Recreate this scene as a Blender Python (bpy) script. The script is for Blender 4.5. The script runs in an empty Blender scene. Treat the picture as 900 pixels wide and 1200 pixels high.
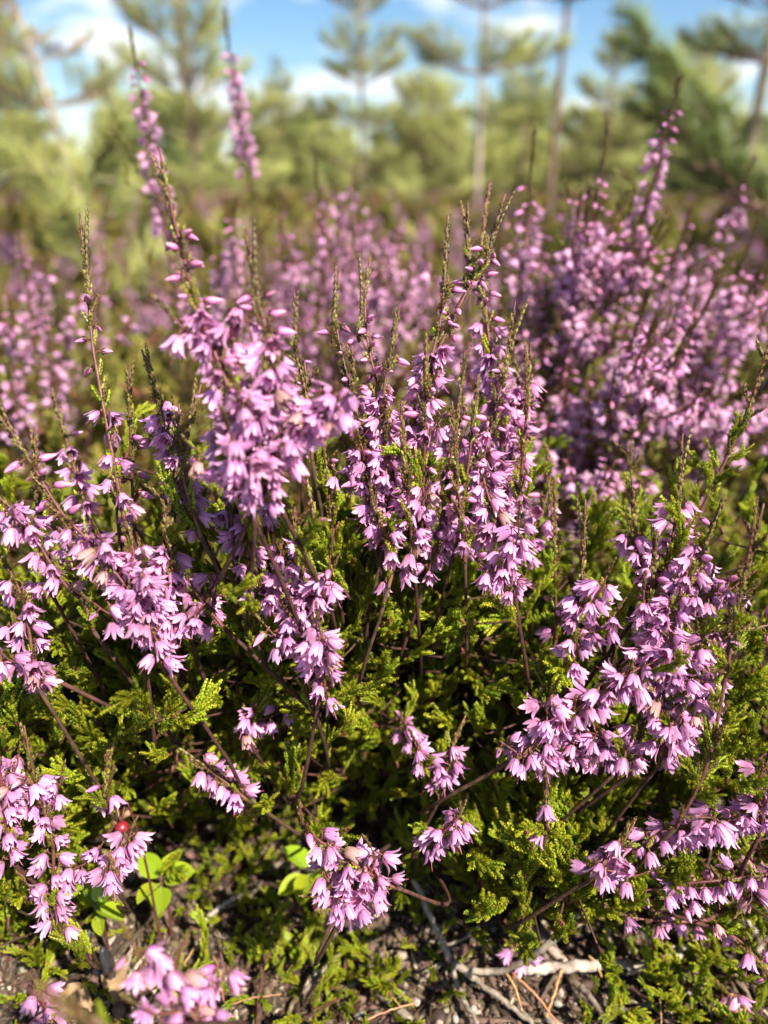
import bpy, math, random
import numpy as np
from mathutils import Vector, Matrix

R = math.radians
sc = bpy.context.scene
COL = sc.collection

# ------------------------------------------------------------------ camera
CAM_H = 0.25
PITCH = 24.0
FPX = 866.0                      # focal length in pixels of the 900 x 1200 photograph
FOCUS = 0.205
cam = bpy.data.cameras.new('camera')
cam_o = bpy.data.objects.new('camera', cam)
COL.objects.link(cam_o)
cam_o.location = (0, 0, CAM_H)
cam_o.rotation_euler = (R(90 - PITCH), 0, 0)
cam.sensor_fit = 'VERTICAL'
cam.sensor_height = 36.0
cam.sensor_width = 27.0
cam.lens = FPX / 1200 * 36
cam.clip_start = 0.01
cam.clip_end = 2000
cam.dof.use_dof = True
cam.dof.focus_distance = FOCUS
cam.dof.aperture_fstop = 6.9
sc.camera = cam_o

# ------------------------------------------------------------------ light
SUN_EL, SUN_AZ = 51.0, 138.0      # azimuth clockwise from +Y
w = bpy.data.worlds.new('World')
sc.world = w
w.use_nodes = True
wn = w.node_tree
wn.nodes.clear()
def wnode(t, **k):
    n = wn.nodes.new(t)
    for a, b in k.items():
        setattr(n, a, b)
    return n
sky = wnode('ShaderNodeTexSky', sky_type='NISHITA', sun_disc=False)
sky.sun_elevation = R(SUN_EL)
sky.sun_rotation = R(SUN_AZ)
sky.air_density = 1.0
sky.dust_density = 0.4
sky.ozone_density = 2.0
tc = wnode('ShaderNodeTexCoord')
sep = wnode('ShaderNodeSeparateXYZ')
wn.links.new(tc.outputs['Generated'], sep.inputs[0])
# cloud layer: the direction is projected on a plane overhead, so clouds get smaller towards the horizon
mx = wnode('ShaderNodeMath', operation='MAXIMUM'); mx.inputs[1].default_value = 0.0
ad = wnode('ShaderNodeMath', operation='ADD'); ad.inputs[1].default_value = 0.22
wn.links.new(sep.outputs['Z'], mx.inputs[0]); wn.links.new(mx.outputs[0], ad.inputs[0])
dv = wnode('ShaderNodeVectorMath', operation='DIVIDE')
cmb = wnode('ShaderNodeCombineXYZ')
for i in range(3):
    wn.links.new(ad.outputs[0], cmb.inputs[i])
wn.links.new(tc.outputs['Generated'], dv.inputs[0]); wn.links.new(cmb.outputs[0], dv.inputs[1])
nz = wnode('ShaderNodeTexNoise')
nz.inputs['Scale'].default_value = 2.1
nz.inputs['Detail'].default_value = 7
nz.inputs['Roughness'].default_value = 0.55
wn.links.new(dv.outputs[0], nz.inputs['Vector'])
rp = wnode('ShaderNodeValToRGB')
rp.color_ramp.elements[0].position = 0.50
rp.color_ramp.elements[1].position = 0.64
wn.links.new(nz.outputs['Fac'], rp.inputs[0])
cm = wnode('ShaderNodeMix', data_type='RGBA')
cm.inputs[7].default_value = (8.0, 8.4, 9.0, 1)
wn.links.new(rp.outputs[0], cm.inputs[0])
hsv = wnode('ShaderNodeHueSaturation'); hsv.inputs['Saturation'].default_value = 1.22
wn.links.new(sky.outputs[0], hsv.inputs['Color']); wn.links.new(hsv.outputs[0], cm.inputs[6])
bg = wnode('ShaderNodeBackground'); bg.inputs[1].default_value = 0.060
wo = wnode('ShaderNodeOutputWorld')
wn.links.new(cm.outputs[2], bg.inputs[0]); wn.links.new(bg.outputs[0], wo.inputs[0])

sun = bpy.data.lights.new('sun', 'SUN')
sun.energy = 5.0
sun.angle = R(0.55)
sun.color = (1.0, 0.94, 0.83)
sun_o = bpy.data.objects.new('sun', sun)
COL.objects.link(sun_o)
S = Vector((math.sin(R(SUN_AZ)) * math.cos(R(SUN_EL)), math.cos(R(SUN_AZ)) * math.cos(R(SUN_EL)), math.sin(R(SUN_EL))))
sun_o.rotation_euler = S.to_track_quat('Z', 'Y').to_euler()
sun_o.location = S * 20

vs = sc.view_settings
vs.view_transform = 'Standard'
vs.look = 'None'
vs.exposure = 1.42
vs.gamma = 1
vs.use_curve_mapping = False
sc.cycles.use_denoising = True
sc.cycles.max_bounces = 4
sc.cycles.diffuse_bounces = 3
sc.cycles.use_adaptive_sampling = True
sc.cycles.adaptive_threshold = 0.04
sc.cycles.transparent_max_bounces = 4
sc.cycles.sample_clamp_indirect = 6

# ------------------------------------------------------------------ picture -> place
FW = Vector((0, math.cos(R(PITCH)), -math.sin(R(PITCH))))
UP = Vector((0, math.sin(R(PITCH)), math.cos(R(PITCH))))
RT = Vector((1, 0, 0))
CAM = Vector((0, 0, CAM_H))
def P(px, py, d):
    """point at depth d (metres along the view axis) behind a pixel of the photograph"""
    return CAM + (FW + RT * ((px - 450) / FPX) + UP * ((600 - py) / FPX)) * d
def G(px, py, z=0.0):
    """point on the ground (height z) under a pixel of the photograph"""
    r = FW + RT * ((px - 450) / FPX) + UP * ((600 - py) / FPX)
    return CAM + r * ((z - CAM_H) / r.z)

# ------------------------------------------------------------------ materials
def mat(name, col, rough=0.6, var=0.15, transl=0.0, col2=None, scale=300.0, hue=0.02, spec=0.3,
        tipcol=None, bump=0.0, streak=False):
    m = bpy.data.materials.new(name)
    m.use_nodes = True
    nt = m.node_tree
    N, L = nt.nodes, nt.links
    N.clear()
    out = N.new('ShaderNodeOutputMaterial')
    pb = N.new('ShaderNodeBsdfPrincipled')
    pb.inputs['Roughness'].default_value = rough
    pb.inputs['Specular IOR Level'].default_value = spec
    tcn = N.new('ShaderNodeTexCoord')
    no = N.new('ShaderNodeTexNoise')
    no.inputs['Scale'].default_value = scale
    no.inputs['Detail'].default_value = 3
    L.new(tcn.outputs['Object'], no.inputs['Vector'])
    ramp = N.new('ShaderNodeMapRange')
    ramp.inputs[1].default_value = 0.35; ramp.inputs[2].default_value = 0.65
    L.new(no.outputs['Fac'], ramp.inputs[0])
    mix = N.new('ShaderNodeMix'); mix.data_type = 'RGBA'
    c2 = col2 or tuple(c * 0.65 for c in col)
    mix.inputs[6].default_value = (*col, 1); mix.inputs[7].default_value = (*c2, 1)
    L.new(ramp.outputs[0], mix.inputs[0])
    cur = mix.outputs[2]
    if tipcol:
        at = N.new('ShaderNodeAttribute'); at.attribute_name = 't'
        mt = N.new('ShaderNodeMix'); mt.data_type = 'RGBA'
        L.new(at.outputs['Fac'], mt.inputs[0]); L.new(cur, mt.inputs[6])
        mt.inputs[7].default_value = (*tipcol, 1)
        cur = mt.outputs[2]
    # every object, and every piece of a joined mesh, has a shade of its own
    oi = N.new('ShaderNodeObjectInfo')
    ar = N.new('ShaderNodeAttribute'); ar.attribute_name = 'rnd'
    sm = N.new('ShaderNodeMath'); sm.operation = 'ADD'
    L.new(oi.outputs['Random'], sm.inputs[0]); L.new(ar.outputs['Fac'], sm.inputs[1])
    fr = N.new('ShaderNodeMath'); fr.operation = 'FRACT'
    L.new(sm.outputs[0], fr.inputs[0])
    hs = N.new('ShaderNodeHueSaturation')
    mv = N.new('ShaderNodeMapRange'); mv.inputs[3].default_value = 1 - var; mv.inputs[4].default_value = 1 + var
    mh = N.new('ShaderNodeMapRange'); mh.inputs[3].default_value = 0.5 - hue; mh.inputs[4].default_value = 0.5 + hue
    m7 = N.new('ShaderNodeMath'); m7.operation = 'MULTIPLY'; m7.inputs[1].default_value = 7.31
    f7 = N.new('ShaderNodeMath'); f7.operation = 'FRACT'
    L.new(fr.outputs[0], m7.inputs[0]); L.new(m7.outputs[0], f7.inputs[0])
    L.new(fr.outputs[0], mv.inputs[0]); L.new(f7.outputs[0], mh.inputs[0])
    L.new(mv.outputs[0], hs.inputs['Value']); L.new(mh.outputs[0], hs.inputs['Hue'])
    L.new(cur, hs.inputs['Color'])
    cur = hs.outputs[0]
    L.new(cur, pb.inputs['Base Color'])
    if bump:
        bn = N.new('ShaderNodeBump'); bn.inputs['Strength'].default_value = bump
        bn.inputs['Distance'].default_value = 0.3 / scale
        L.new(no.outputs['Fac'], bn.inputs['Height']); L.new(bn.outputs[0], pb.inputs['Normal'])
    if transl:
        tr = N.new('ShaderNodeBsdfTranslucent')
        L.new(cur, tr.inputs[0])
        ms = N.new('ShaderNodeMixShader'); ms.inputs[0].default_value = transl
        L.new(pb.outputs[0], ms.inputs[1]); L.new(tr.outputs[0], ms.inputs[2])
        L.new(ms.outputs[0], out.inputs[0])
    else:
        L.new(pb.outputs[0], out.inputs[0])
    return m

M = {}
M['sepal'] = mat('heather_sepal', (0.55, 0.175, 0.405), 0.42, 0.32, 0.40, (0.65, 0.285, 0.52), 700, 0.022, 0.4, tipcol=(0.77, 0.43, 0.645))
M['petal'] = mat('heather_petal', (0.49, 0.135, 0.345), 0.45, 0.28, 0.38, (0.58, 0.23, 0.455), 700, 0.02, 0.3, tipcol=(0.76, 0.44, 0.64))
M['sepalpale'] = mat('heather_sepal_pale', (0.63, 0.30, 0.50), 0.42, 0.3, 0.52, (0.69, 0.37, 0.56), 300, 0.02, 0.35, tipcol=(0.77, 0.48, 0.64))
M['bud'] = mat('heather_bud', (0.55, 0.125, 0.34), 0.4, 0.28, 0.22, (0.62, 0.20, 0.43), 400, 0.02, 0.4, tipcol=(0.78, 0.42, 0.60))
M['bract'] = mat('heather_bract', (0.12, 0.06, 0.03), 0.5, 0.3, 0.1, (0.11, 0.11, 0.025), 700, 0.03)
M['stem'] = mat('heather_stem', (0.085, 0.024, 0.020), 0.5, 0.3, 0.0, (0.13, 0.048, 0.034), 400, 0.02, 0.35, bump=0.4)
M['anther'] = mat('heather_anther', (0.12, 0.035, 0.02), 0.6, 0.2)
M['leaf'] = mat('heather_leaf', (0.185, 0.225, 0.010), 0.42, 0.35, 0.30, (0.25, 0.285, 0.013), 160, 0.03, 0.45, tipcol=(0.36, 0.38, 0.022))
M['leafold'] = mat('heather_leaf_old', (0.20, 0.19, 0.034), 0.45, 0.35, 0.3, (0.26, 0.235, 0.045), 160, 0.035, 0.4, tipcol=(0.34, 0.30, 0.065))
M['tipleaf'] = mat('heather_tip_leaf', (0.10, 0.058, 0.020), 0.5, 0.35, 0.12, (0.115, 0.085, 0.02), 250, 0.03, 0.35, tipcol=(0.16, 0.115, 0.032))
M['deadleaf'] = mat('heather_dead_leaf', (0.24, 0.11, 0.05), 0.6, 0.3, 0.1, (0.17, 0.07, 0.035), 250, 0.02)
M['wood'] = mat('heather_wood', (0.075, 0.034, 0.022), 0.75, 0.3, 0, (0.035, 0.018, 0.012), 500, 0.02, 0.2, bump=0.6)
M['greywood'] = mat('weathered_wood', (0.25, 0.20, 0.16), 0.8, 0.2, 0, (0.12, 0.085, 0.065), 330, 0.015, 0.2, bump=0.8)
M['palewood'] = mat('bleached_wood', (0.40, 0.35, 0.29), 0.75, 0.15, 0, (0.20, 0.155, 0.12), 260, 0.015, 0.2, bump=0.8)
M['straw'] = mat('dry_needle', (0.42, 0.24, 0.10), 0.45, 0.35, 0.0, (0.30, 0.14, 0.06), 300, 0.02, 0.4)
M['litter'] = mat('litter', (0.115, 0.075, 0.05), 0.75, 0.6, 0, (0.065, 0.04, 0.026), 700, 0.03, 0.3, bump=0.5)
M['litterpale'] = mat('litter_pale', (0.29, 0.235, 0.18), 0.7, 0.4, 0, (0.19, 0.145, 0.105), 700, 0.02, 0.3, bump=0.5)
M['stone'] = mat('pebble_stone', (0.42, 0.38, 0.33), 0.6, 0.3, 0, (0.25, 0.21, 0.18), 400, 0.02, 0.4, bump=0.5)
M['lingon'] = mat('lingonberry_leaf', (0.21, 0.29, 0.010), 0.22, 0.2, 0.32, (0.27, 0.35, 0.014), 150, 0.02, 0.5, tipcol=(0.32, 0.38, 0.03))
M['lingonvein'] = mat('lingonberry_vein', (0.30, 0.38, 0.10), 0.4, 0.1, 0.2)
M['berry'] = mat('red_berry', (0.22, 0.012, 0.016), 0.4, 0.1, 0, (0.14, 0.008, 0.012), 200, 0.0, 0.5)
M['char'] = mat('black_husk', (0.018, 0.017, 0.019), 0.45, 0.2, 0, (0.035, 0.033, 0.035), 500, 0.0, 0.5, bump=1.0)
M['dryleaf'] = mat('dry_leaf', (0.34, 0.22, 0.13), 0.5, 0.25, 0.15, (0.22, 0.12, 0.06), 250, 0.02, 0.4)
M['needle'] = mat('pine_needle', (0.37, 0.39, 0.11), 0.5, 0.25, 0.45, (0.41, 0.42, 0.13), 3, 0.03, 0.4)
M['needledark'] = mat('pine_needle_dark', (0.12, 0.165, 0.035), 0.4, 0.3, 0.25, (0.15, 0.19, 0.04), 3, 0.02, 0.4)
M['needlebrown'] = mat('pine_needle_dead', (0.36, 0.22, 0.10), 0.5, 0.25, 0.15, (0.28, 0.16, 0.07), 3, 0.02, 0.3)
M['bark'] = mat('pine_bark', (0.27, 0.20, 0.135), 0.8, 0.2, 0, (0.17, 0.115, 0.075), 30, 0.02, 0.2, bump=0.6)
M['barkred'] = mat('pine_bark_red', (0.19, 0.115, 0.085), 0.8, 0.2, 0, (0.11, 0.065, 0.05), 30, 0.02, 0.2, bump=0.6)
M['barkpale'] = mat('pine_bark_pale', (0.42, 0.36, 0.28), 0.8, 0.2, 0, (0.27, 0.21, 0.15), 30, 0.02, 0.2, bump=0.6)

def ground_mat():
    m = bpy.data.materials.new('forest_floor')
    m.use_nodes = True
    nt = m.node_tree; N, L = nt.nodes, nt.links
    pb = N['Principled BSDF']; pb.inputs['Roughness'].default_value = 0.9
    tcn = N.new('ShaderNodeTexCoord')
    a = N.new('ShaderNodeTexNoise'); a.inputs['Scale'].default_value = 420; a.inputs['Detail'].default_value = 5
    b = N.new('ShaderNodeTexNoise'); b.inputs['Scale'].default_value = 9; b.inputs['Detail'].default_value = 4
    for n in (a, b):
        L.new(tcn.outputs['Object'], n.inputs['Vector'])
    r1 = N.new('ShaderNodeValToRGB')
    e = r1.color_ramp.elements
    e[0].position = 0.35; e[0].color = (0.022, 0.015, 0.010, 1)
    e[1].position = 0.68; e[1].color = (0.095, 0.064, 0.042, 1)
    L.new(a.outputs['Fac'], r1.inputs[0])
    r2 = N.new('ShaderNodeValToRGB')
    e = r2.color_ramp.elements
    e[0].position = 0.42; e[0].color = (0.7, 0.66, 0.6, 1)
    e[1].position = 0.6; e[1].color = (0.72, 0.85, 0.4, 1)
    L.new(b.outputs['Fac'], r2.inputs[0])
    mu = N.new('ShaderNodeMix'); mu.data_type = 'RGBA'; mu.blend_type = 'MULTIPLY'; mu.inputs[0].default_value = 1
    L.new(r1.outputs[0], mu.inputs[6]); L.new(r2.outputs[0], mu.inputs[7])
    L.new(mu.outputs[2], pb.inputs['Base Color'])
    bn = N.new('ShaderNodeBump'); bn.inputs['Distance'].default_value = 0.002; bn.inputs['Strength'].default_value = 0.8
    L.new(a.outputs['Fac'], bn.inputs['Height']); L.new(bn.outputs[0], pb.inputs['Normal'])
    return m
M['ground'] = ground_mat()

# ------------------------------------------------------------------ mesh helpers
def unit(v):
    return v / (np.linalg.norm(v) + 1e-12)
def A3(v):
    return np.array((v[0], v[1], v[2]), float)
def frame_of(d):
    d = unit(A3(d))
    h = np.array((0, 0, 1.0)) if abs(d[2]) < 0.95 else np.array((1.0, 0, 0))
    s = unit(np.cross(h, d)); n = np.cross(d, s)
    return s, n, d
def spline(pts, n):
    """Catmull-Rom through pts, n samples evenly spaced in parameter"""
    p = [A3(q) for q in pts]
    p = [2 * p[0] - p[1]] + p + [2 * p[-1] - p[-2]]
    out = []
    segs = len(p) - 3
    for i in range(n):
        u = i / (n - 1) * segs
        k = min(int(u), segs - 1); t = u - k
        a, b, c, d = p[k:k + 4]
        out.append(0.5 * ((2 * b) + (-a + c) * t + (2 * a - 5 * b + 4 * c - d) * t * t + (-a + 3 * b - 3 * c + d) * t ** 3))
    # even spacing by length
    out = np.array(out)
    L = np.r_[0, np.cumsum(np.linalg.norm(np.diff(out, axis=0), axis=1))]
    s = np.linspace(0, L[-1], n)
    return np.stack([np.interp(s, L, out[:, k]) for k in range(3)], 1), L[-1]

class MB:
    def __init__(s):
        s.v = []; s.f = []; s.m = []; s.t = []; s.r = []; s.mats = []
    def mi(s, name):
        if name not in s.mats:
            s.mats.append(name)
        return s.mats.index(name)
    def add(s, verts, faces, m, t=0.0, r=0.0):
        o = len(s.v)
        s.v.extend([tuple(q) for q in verts])
        k = s.mi(m)
        for f in faces:
            s.f.append(tuple(i + o for i in f)); s.m.append(k)
        if np.isscalar(t):
            s.t.extend([t] * len(verts))
        else:
            s.t.extend(t)
        s.r.extend([r] * len(verts))
    def tube(s, pts, r0, r1, m, sides=6, rough=0.0, rng=None, r=0.0):
        pts = np.asarray(pts, float); n = len(pts)
        vs, fs = [], []
        s0 = None
        for i in range(n):
            d = pts[min(i + 1, n - 1)] - pts[max(i - 1, 0)]
            a, b, _ = frame_of(d)
            if s0 is not None:
                a = unit(s0 - np.dot(s0, unit(d)) * unit(d)); b = np.cross(unit(d), a)
            s0 = a
            rad = r0 + (r1 - r0) * i / (n - 1)
            for k in range(sides):
                q = 2 * math.pi * k / sides
                rr = rad * (1 + (rng.uniform(-rough, rough) if rng else 0))
                vs.append(pts[i] + rr * (math.cos(q) * a + math.sin(q) * b))
        for i in range(n - 1):
            for k in range(sides):
                k2 = (k + 1) % sides
                fs.append((i * sides + k, i * sides + k2, (i + 1) * sides + k2, (i + 1) * sides + k))
        fs.append(tuple(range(sides))[::-1]); fs.append(tuple((n - 1) * sides + k for k in range(sides)))
        s.add(vs, fs, m, 0.0, r)
    def merge(s, verts, faces, fmats, t, mats, mtx, r):
        """append a ready mesh (arrays) under a 4x4 matrix"""
        o = len(s.v)
        vv = verts @ mtx[:3, :3].T + mtx[:3, 3]
        s.v.extend(map(tuple, vv))
        ids = [s.mi(x) for x in mats]
        for f, k in zip(faces, fmats):
            s.f.append(tuple(i + o for i in f)); s.m.append(ids[k])
        s.t.extend(t); s.r.extend([r] * len(verts))
    def mesh(s, name, smooth=True):
        me = bpy.data.meshes.new(name)
        me.from_pydata(s.v, [], s.f)
        for q in s.mats:
            me.materials.append(M[q])
        me.polygons.foreach_set('material_index', s.m)
        me.polygons.foreach_set('use_smooth', [smooth] * len(s.f))
        for nm, data in (('t', s.t), ('rnd', s.r)):
            a = me.attributes.new(nm, 'FLOAT', 'POINT')
            a.data.foreach_set('value', data)
        me.update()
        return me

def link(name, me, parent=None, mtx=None):
    o = bpy.data.objects.new(name, me)
    COL.objects.link(o)
    if parent is not None:
        o.parent = parent
    if mtx is not None:
        o.matrix_basis = mtx
    return o
def tag(o, label=None, cat=None, group=None, kind=None):
    if label: o['label'] = label
    if cat: o['category'] = cat
    if group: o['group'] = group
    if kind: o['kind'] = kind
    return o
def empty(name, loc, label, cat, group=None):
    o = bpy.data.objects.new(name, None)
    COL.objects.link(o)
    o.location = loc
    o.empty_display_size = 0.02
    return tag(o, label, cat, group)
def orient(loc, d, roll=0.0, s=1.0):
    """matrix that carries +Z to d"""
    a, b, c = frame_of(d)
    ca, sa = math.cos(roll), math.sin(roll)
    x = ca * a + sa * b; y = -sa * a + ca * b
    if np.isscalar(s):
        s = (s, s, s)
    return Matrix(((x[0] * s[0], y[0] * s[1], c[0] * s[2], loc[0]), (x[1] * s[0], y[1] * s[1], c[1] * s[2], loc[1]),
                   (x[2] * s[0], y[2] * s[1], c[2] * s[2], loc[2]), (0, 0, 0, 1)))

# ------------------------------------------------------------------ heather: the small pieces (metres)
def add_petal(mb, th, L, prof, wid, m, rng, rows=6, cup=0.5, r=0.0, tilt=0.0):
    vs, ts, fs = [], [], []
    for i in range(rows + 1):
        t = i / rows
        rad = np.interp(t, prof[0], prof[1]); z = np.interp(t, prof[0], prof[2]) * L
        hw = np.interp(t, wid[0], wid[1])
        for k in (-1, 0, 1):
            q = th + (k * hw / max(rad, hw * 0.75)) * 0.9 + tilt * t
            rr = rad * (1.0 if k == 0 else 1 - 0.16 * cup)
            vs.append((rr * math.cos(q), rr * math.sin(q), z + (0 if k == 0 else -0.00008)))
            ts.append(t ** 1.3)
    for i in range(rows):
        for k in range(2):
            a = i * 3 + k
            fs.append((a, a + 1, a + 4, a + 3))
    mb.add(vs, fs, m, ts, r)

def make_flower(seed, flare, fm=('sepal', 'petal')):
    rng = random.Random(seed)
    mb = MB()
    ped = rng.uniform(0.0014, 0.0026)
    bend = rng.uniform(-0.0004, 0.0004)
    mb.tube([(0, 0, -ped), (bend, 0, -ped * 0.5), (0, 0, 0.0003)], 0.00022, 0.0003, 'stem', 4)
    L = 0.0051
    tt = (0, .15, .35, .6, .8, 1)
    for k in range(4):                                    # four petal-like sepals
        f = flare * rng.uniform(0.8, 1.25)
        prof = (tt, (0.0006, 0.0015, 0.0020, 0.0022 + .0005 * f, 0.0023 + .0011 * f, 0.0023 + 0.0019 * f),
                (0, 0.10, 0.34, 0.62, 0.82 - .05 * f, 1.0 - .16 * f))
        wid = ((0, .2, .45, .7, .88, 1), (0.0005, 0.00096, 0.00112, 0.00098, 0.00060, 0.00008))
        add_petal(mb, k * math.pi / 2 + rng.uniform(-.12, .12), L * rng.uniform(.92, 1.06), prof, wid, fm[0], rng,
                  cup=rng.uniform(.3, 1.3), tilt=rng.uniform(-.12, .12))
    for k in range(4):                                    # four shorter true petals inside
        f = flare * rng.uniform(0.6, 1.2)
        prof = (tt, (0.0004, 0.0011, 0.0017, 0.0019 + .0003 * f, 0.0020 + .0008 * f, 0.0021 + 0.0013 * f),
                (0, 0.12, 0.36, 0.64, 0.84, 1.0 - .08 * f))
        wid = ((0, .2, .45, .7, .88, 1), (0.0004, 0.00085, 0.00098, 0.00082, 0.0005, 0.00008))
        add_petal(mb, (k + .5) * math.pi / 2 + rng.uniform(-.15, .15), L * rng.uniform(.82, .94), prof, wid, fm[1], rng,
                  rows=5, cup=rng.uniform(.3, 1.2))
    for k in range(6):                                    # stamens
        q = k * math.pi / 3 + .3
        c = np.array((0.0008 * math.cos(q), 0.0008 * math.sin(q), 0.0022))
        mb.tube([c, c + np.array((0.0002 * math.cos(q), 0.0002 * math.sin(q), 0.0011))], 0.00025, 0.0001, 'anther', 3)
    x, y = rng.uniform(-.0006, .0006), rng.uniform(-.0006, .0006)
    mb.tube([(0, 0, .001), (x * .4, y * .4, .0035), (x, y, .0064)], 0.00013, 0.00012, 'bud', 4)   # style
    mb.tube([(x, y, .0063), (x, y, .0067)], 0.00024, 0.0002, 'anther', 5)
    for k in range(6):                                    # bracts at the base
        q = k * math.pi / 3 + rng.uniform(-.2, .2)
        e = np.array((math.cos(q), math.sin(q), 0)); s = np.array((-e[1], e[0], 0))
        b = np.array((0, 0, -0.0003))
        mb.add([b + e * .0003, b + e * .0011 + s * .00045 + (0, 0, .0006), b + e * .0014 + (0, 0, .0017), b + e * .0011 - s * .00045 + (0, 0, .0006)],
               [(0, 1, 2), (0, 2, 3)], 'bract', .3)
    return mb

def make_bud(seed, size=1.0):
    rng = random.Random(seed)
    mb = MB()
    ped = rng.uniform(0.0014, 0.0026)
    mb.tube([(0, 0, -ped), (rng.uniform(-.0003, .0003), 0, -ped * .5), (0, 0, .0003)], 0.0002, 0.00028, 'stem', 4)
    L = 0.0049 * size
    n, sides = 8, 8
    vs, ts, fs = [], [], []
    for i in range(n + 1):
        t = i / n
        rad = 0.00112 * size * (math.sin(math.pi * (t ** 0.78)) ** 0.72) * (1 - .25 * t) + 0.00004
        for k in range(sides):
            q = 2 * math.pi * k / sides + t * .5
            rr = rad * (1 - .10 * (k % 2))
            vs.append((rr * math.cos(q), rr * math.sin(q), L * t)); ts.append(t ** 2 * .9)
    for i in range(n):
        for k in range(sides):
            k2 = (k + 1) % sides
            fs.append((i * sides + k, i * sides + k2, (i + 1) * sides + k2, (i + 1) * sides + k))
    mb.add(vs, fs, 'bud', ts)
    for k in range(5):
        q = k * 2 * math.pi / 5
        e = np.array((math.cos(q), math.sin(q), 0)); s = np.array((-e[1], e[0], 0)); b = np.array((0, 0, -0.0003))
        mb.add([b + e * .0002, b + e * .00115 + s * .0004 + (0, 0, .0006), b + e * .0013 + (0, 0, .0017), b + e * .00115 - s * .0004 + (0, 0, .0006)],
               [(0, 1, 2), (0, 2, 3)], 'bract', .3)
    return mb

def add_leaf(mb, base, ax, outd, L, W, ang, m, t0, r):
    """one keeled scale leaf: base on the axis, leaning out by ang"""
    side = np.cross(ax, outd)
    ca, sa = math.cos(ang), math.sin(ang)
    d = ca * ax + sa * outd; n = ca * outd - sa * ax
    mid = base + d * L * .5
    tip = base + d * L - n * L * .12
    mb.add([base, mid + side * W * .5, mid + n * W * .38, mid - side * W * .5, tip],
           [(0, 1, 2), (0, 2, 3), (1, 4, 2), (2, 4, 3)], m, [t0 * .4, t0 * .8, t0, t0 * .8, min(1, t0 + .25)], r)

def add_shoot(mb, p0, d0, L, m, rng, curve=None, leafL=0.00115, W=0.00092, ang=0.45, gap=0.00052, r0=0.00032, fade=1.0, t_hi=1.0):
    """short shoot clothed in four ranks of scale leaves"""
    d0 = unit(A3(d0)); p0 = A3(p0)
    up = np.array((0, 0, 1.0)) if curve is None else A3(curve)
    n = max(3, int(L / gap))
    pts = []
    p = p0.copy(); d = d0.copy()
    for i in range(n + 1):
        pts.append((p.copy(), d.copy()))
        d = unit(d + up * (0.9 / n)); p = p + d * (L / n)
    mb.tube([q[0] for q in pts[::max(1, n // 4)]], r0, r0 * .6, 'stem' if m not in ('leaf', 'leafold') else m, 3)
    roll = rng.uniform(0, 6.28)
    rr = rng.random() * .18
    for i, (p, d) in enumerate(pts):
        a, b, _ = frame_of(d)
        u = i / n
        sz = (1.0 if u < .75 else 1 - (u - .75) * 1.6 * fade) * rng.uniform(.7, 1.2)
        q = roll + (i % 2) * math.pi / 2
        for k in (0, math.pi):
            o = math.cos(q + k) * a + math.sin(q + k) * b
            add_leaf(mb, p + o * r0 * .8, d, o, leafL * sz, W * sz, ang * (1 - .45 * u) * rng.uniform(.6, 1.45), m, t_hi * u ** 1.5, rr)

def make_leafy_branch(seed, L, n_side, dead=0.0, spread=1.0, lm='leaf'):
    rng = random.Random(seed)
    mb = MB()
    pts, ln = spline([(0, 0, 0), (rng.uniform(-.1, .1) * L, rng.uniform(-.1, .1) * L, L * .35),
                      (rng.uniform(-.16, .16) * L, rng.uniform(-.16, .16) * L, L * .7),
                      (rng.uniform(-.14, .14) * L, rng.uniform(-.14, .14) * L, L)], 14)
    mb.tube(pts[:-2], 0.0005, 0.0003, 'stem', 5)
    q = rng.uniform(0, 6.28)
    for i in range(n_side):
        u = 0.12 + 0.82 * (i + rng.uniform(-.3, .3)) / n_side
        u = min(max(u, .08), .95)
        x = u * (len(pts) - 1); k = min(int(x), len(pts) - 2)
        p = pts[k] + (pts[k + 1] - pts[k]) * (x - k)
        d = unit(pts[k + 1] - pts[k])
        a, b, _ = frame_of(d)
        q += 2.4 + rng.uniform(-.5, .5)
        o = math.cos(q) * a + math.sin(q) * b
        sl = (0.0020 + 0.0034 * math.sin(math.pi * min(1, (1 - u) * .8 + .22))) * rng.uniform(.6, 1.35)
        m = 'deadleaf' if rng.random() < dead else lm
        add_shoot(mb, p, d * .85 + o * .75 * spread, sl, m, rng, curve=d * 1.3)
    add_shoot(mb, pts[-4], pts[-1] - pts[-4], ln * .2, lm, rng, curve=(0, 0, 0.001))
    return mb

def make_tip(seed, L):
    """browning leafy tip that ends a flowering stem"""
    rng = random.Random(seed)
    mb = MB()
    add_shoot(mb, (0, 0, 0), (0, 0, 1), L, 'tipleaf', rng, curve=(rng.uniform(-.3, .3), rng.uniform(-.3, .3), 0), leafL=.0018, W=.0009, ang=.34, gap=.0010, r0=.00028)
    for i in range(int(L / .0016)):
        q = i * 2.4 + rng.uniform(-.3, .3); z = L * (.04 + .78 * i / max(1, int(L / .0016)))
        add_shoot(mb, (0, 0, z), (math.cos(q), math.sin(q), 2.6), rng.uniform(.0016, .0034) * (1.15 - .6 * z / L), 'tipleaf' if rng.random() < .8 else 'leafold', rng,
                  leafL=.0014, W=.00075, ang=.4, gap=.0008, r0=.0002)
    return mb

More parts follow.
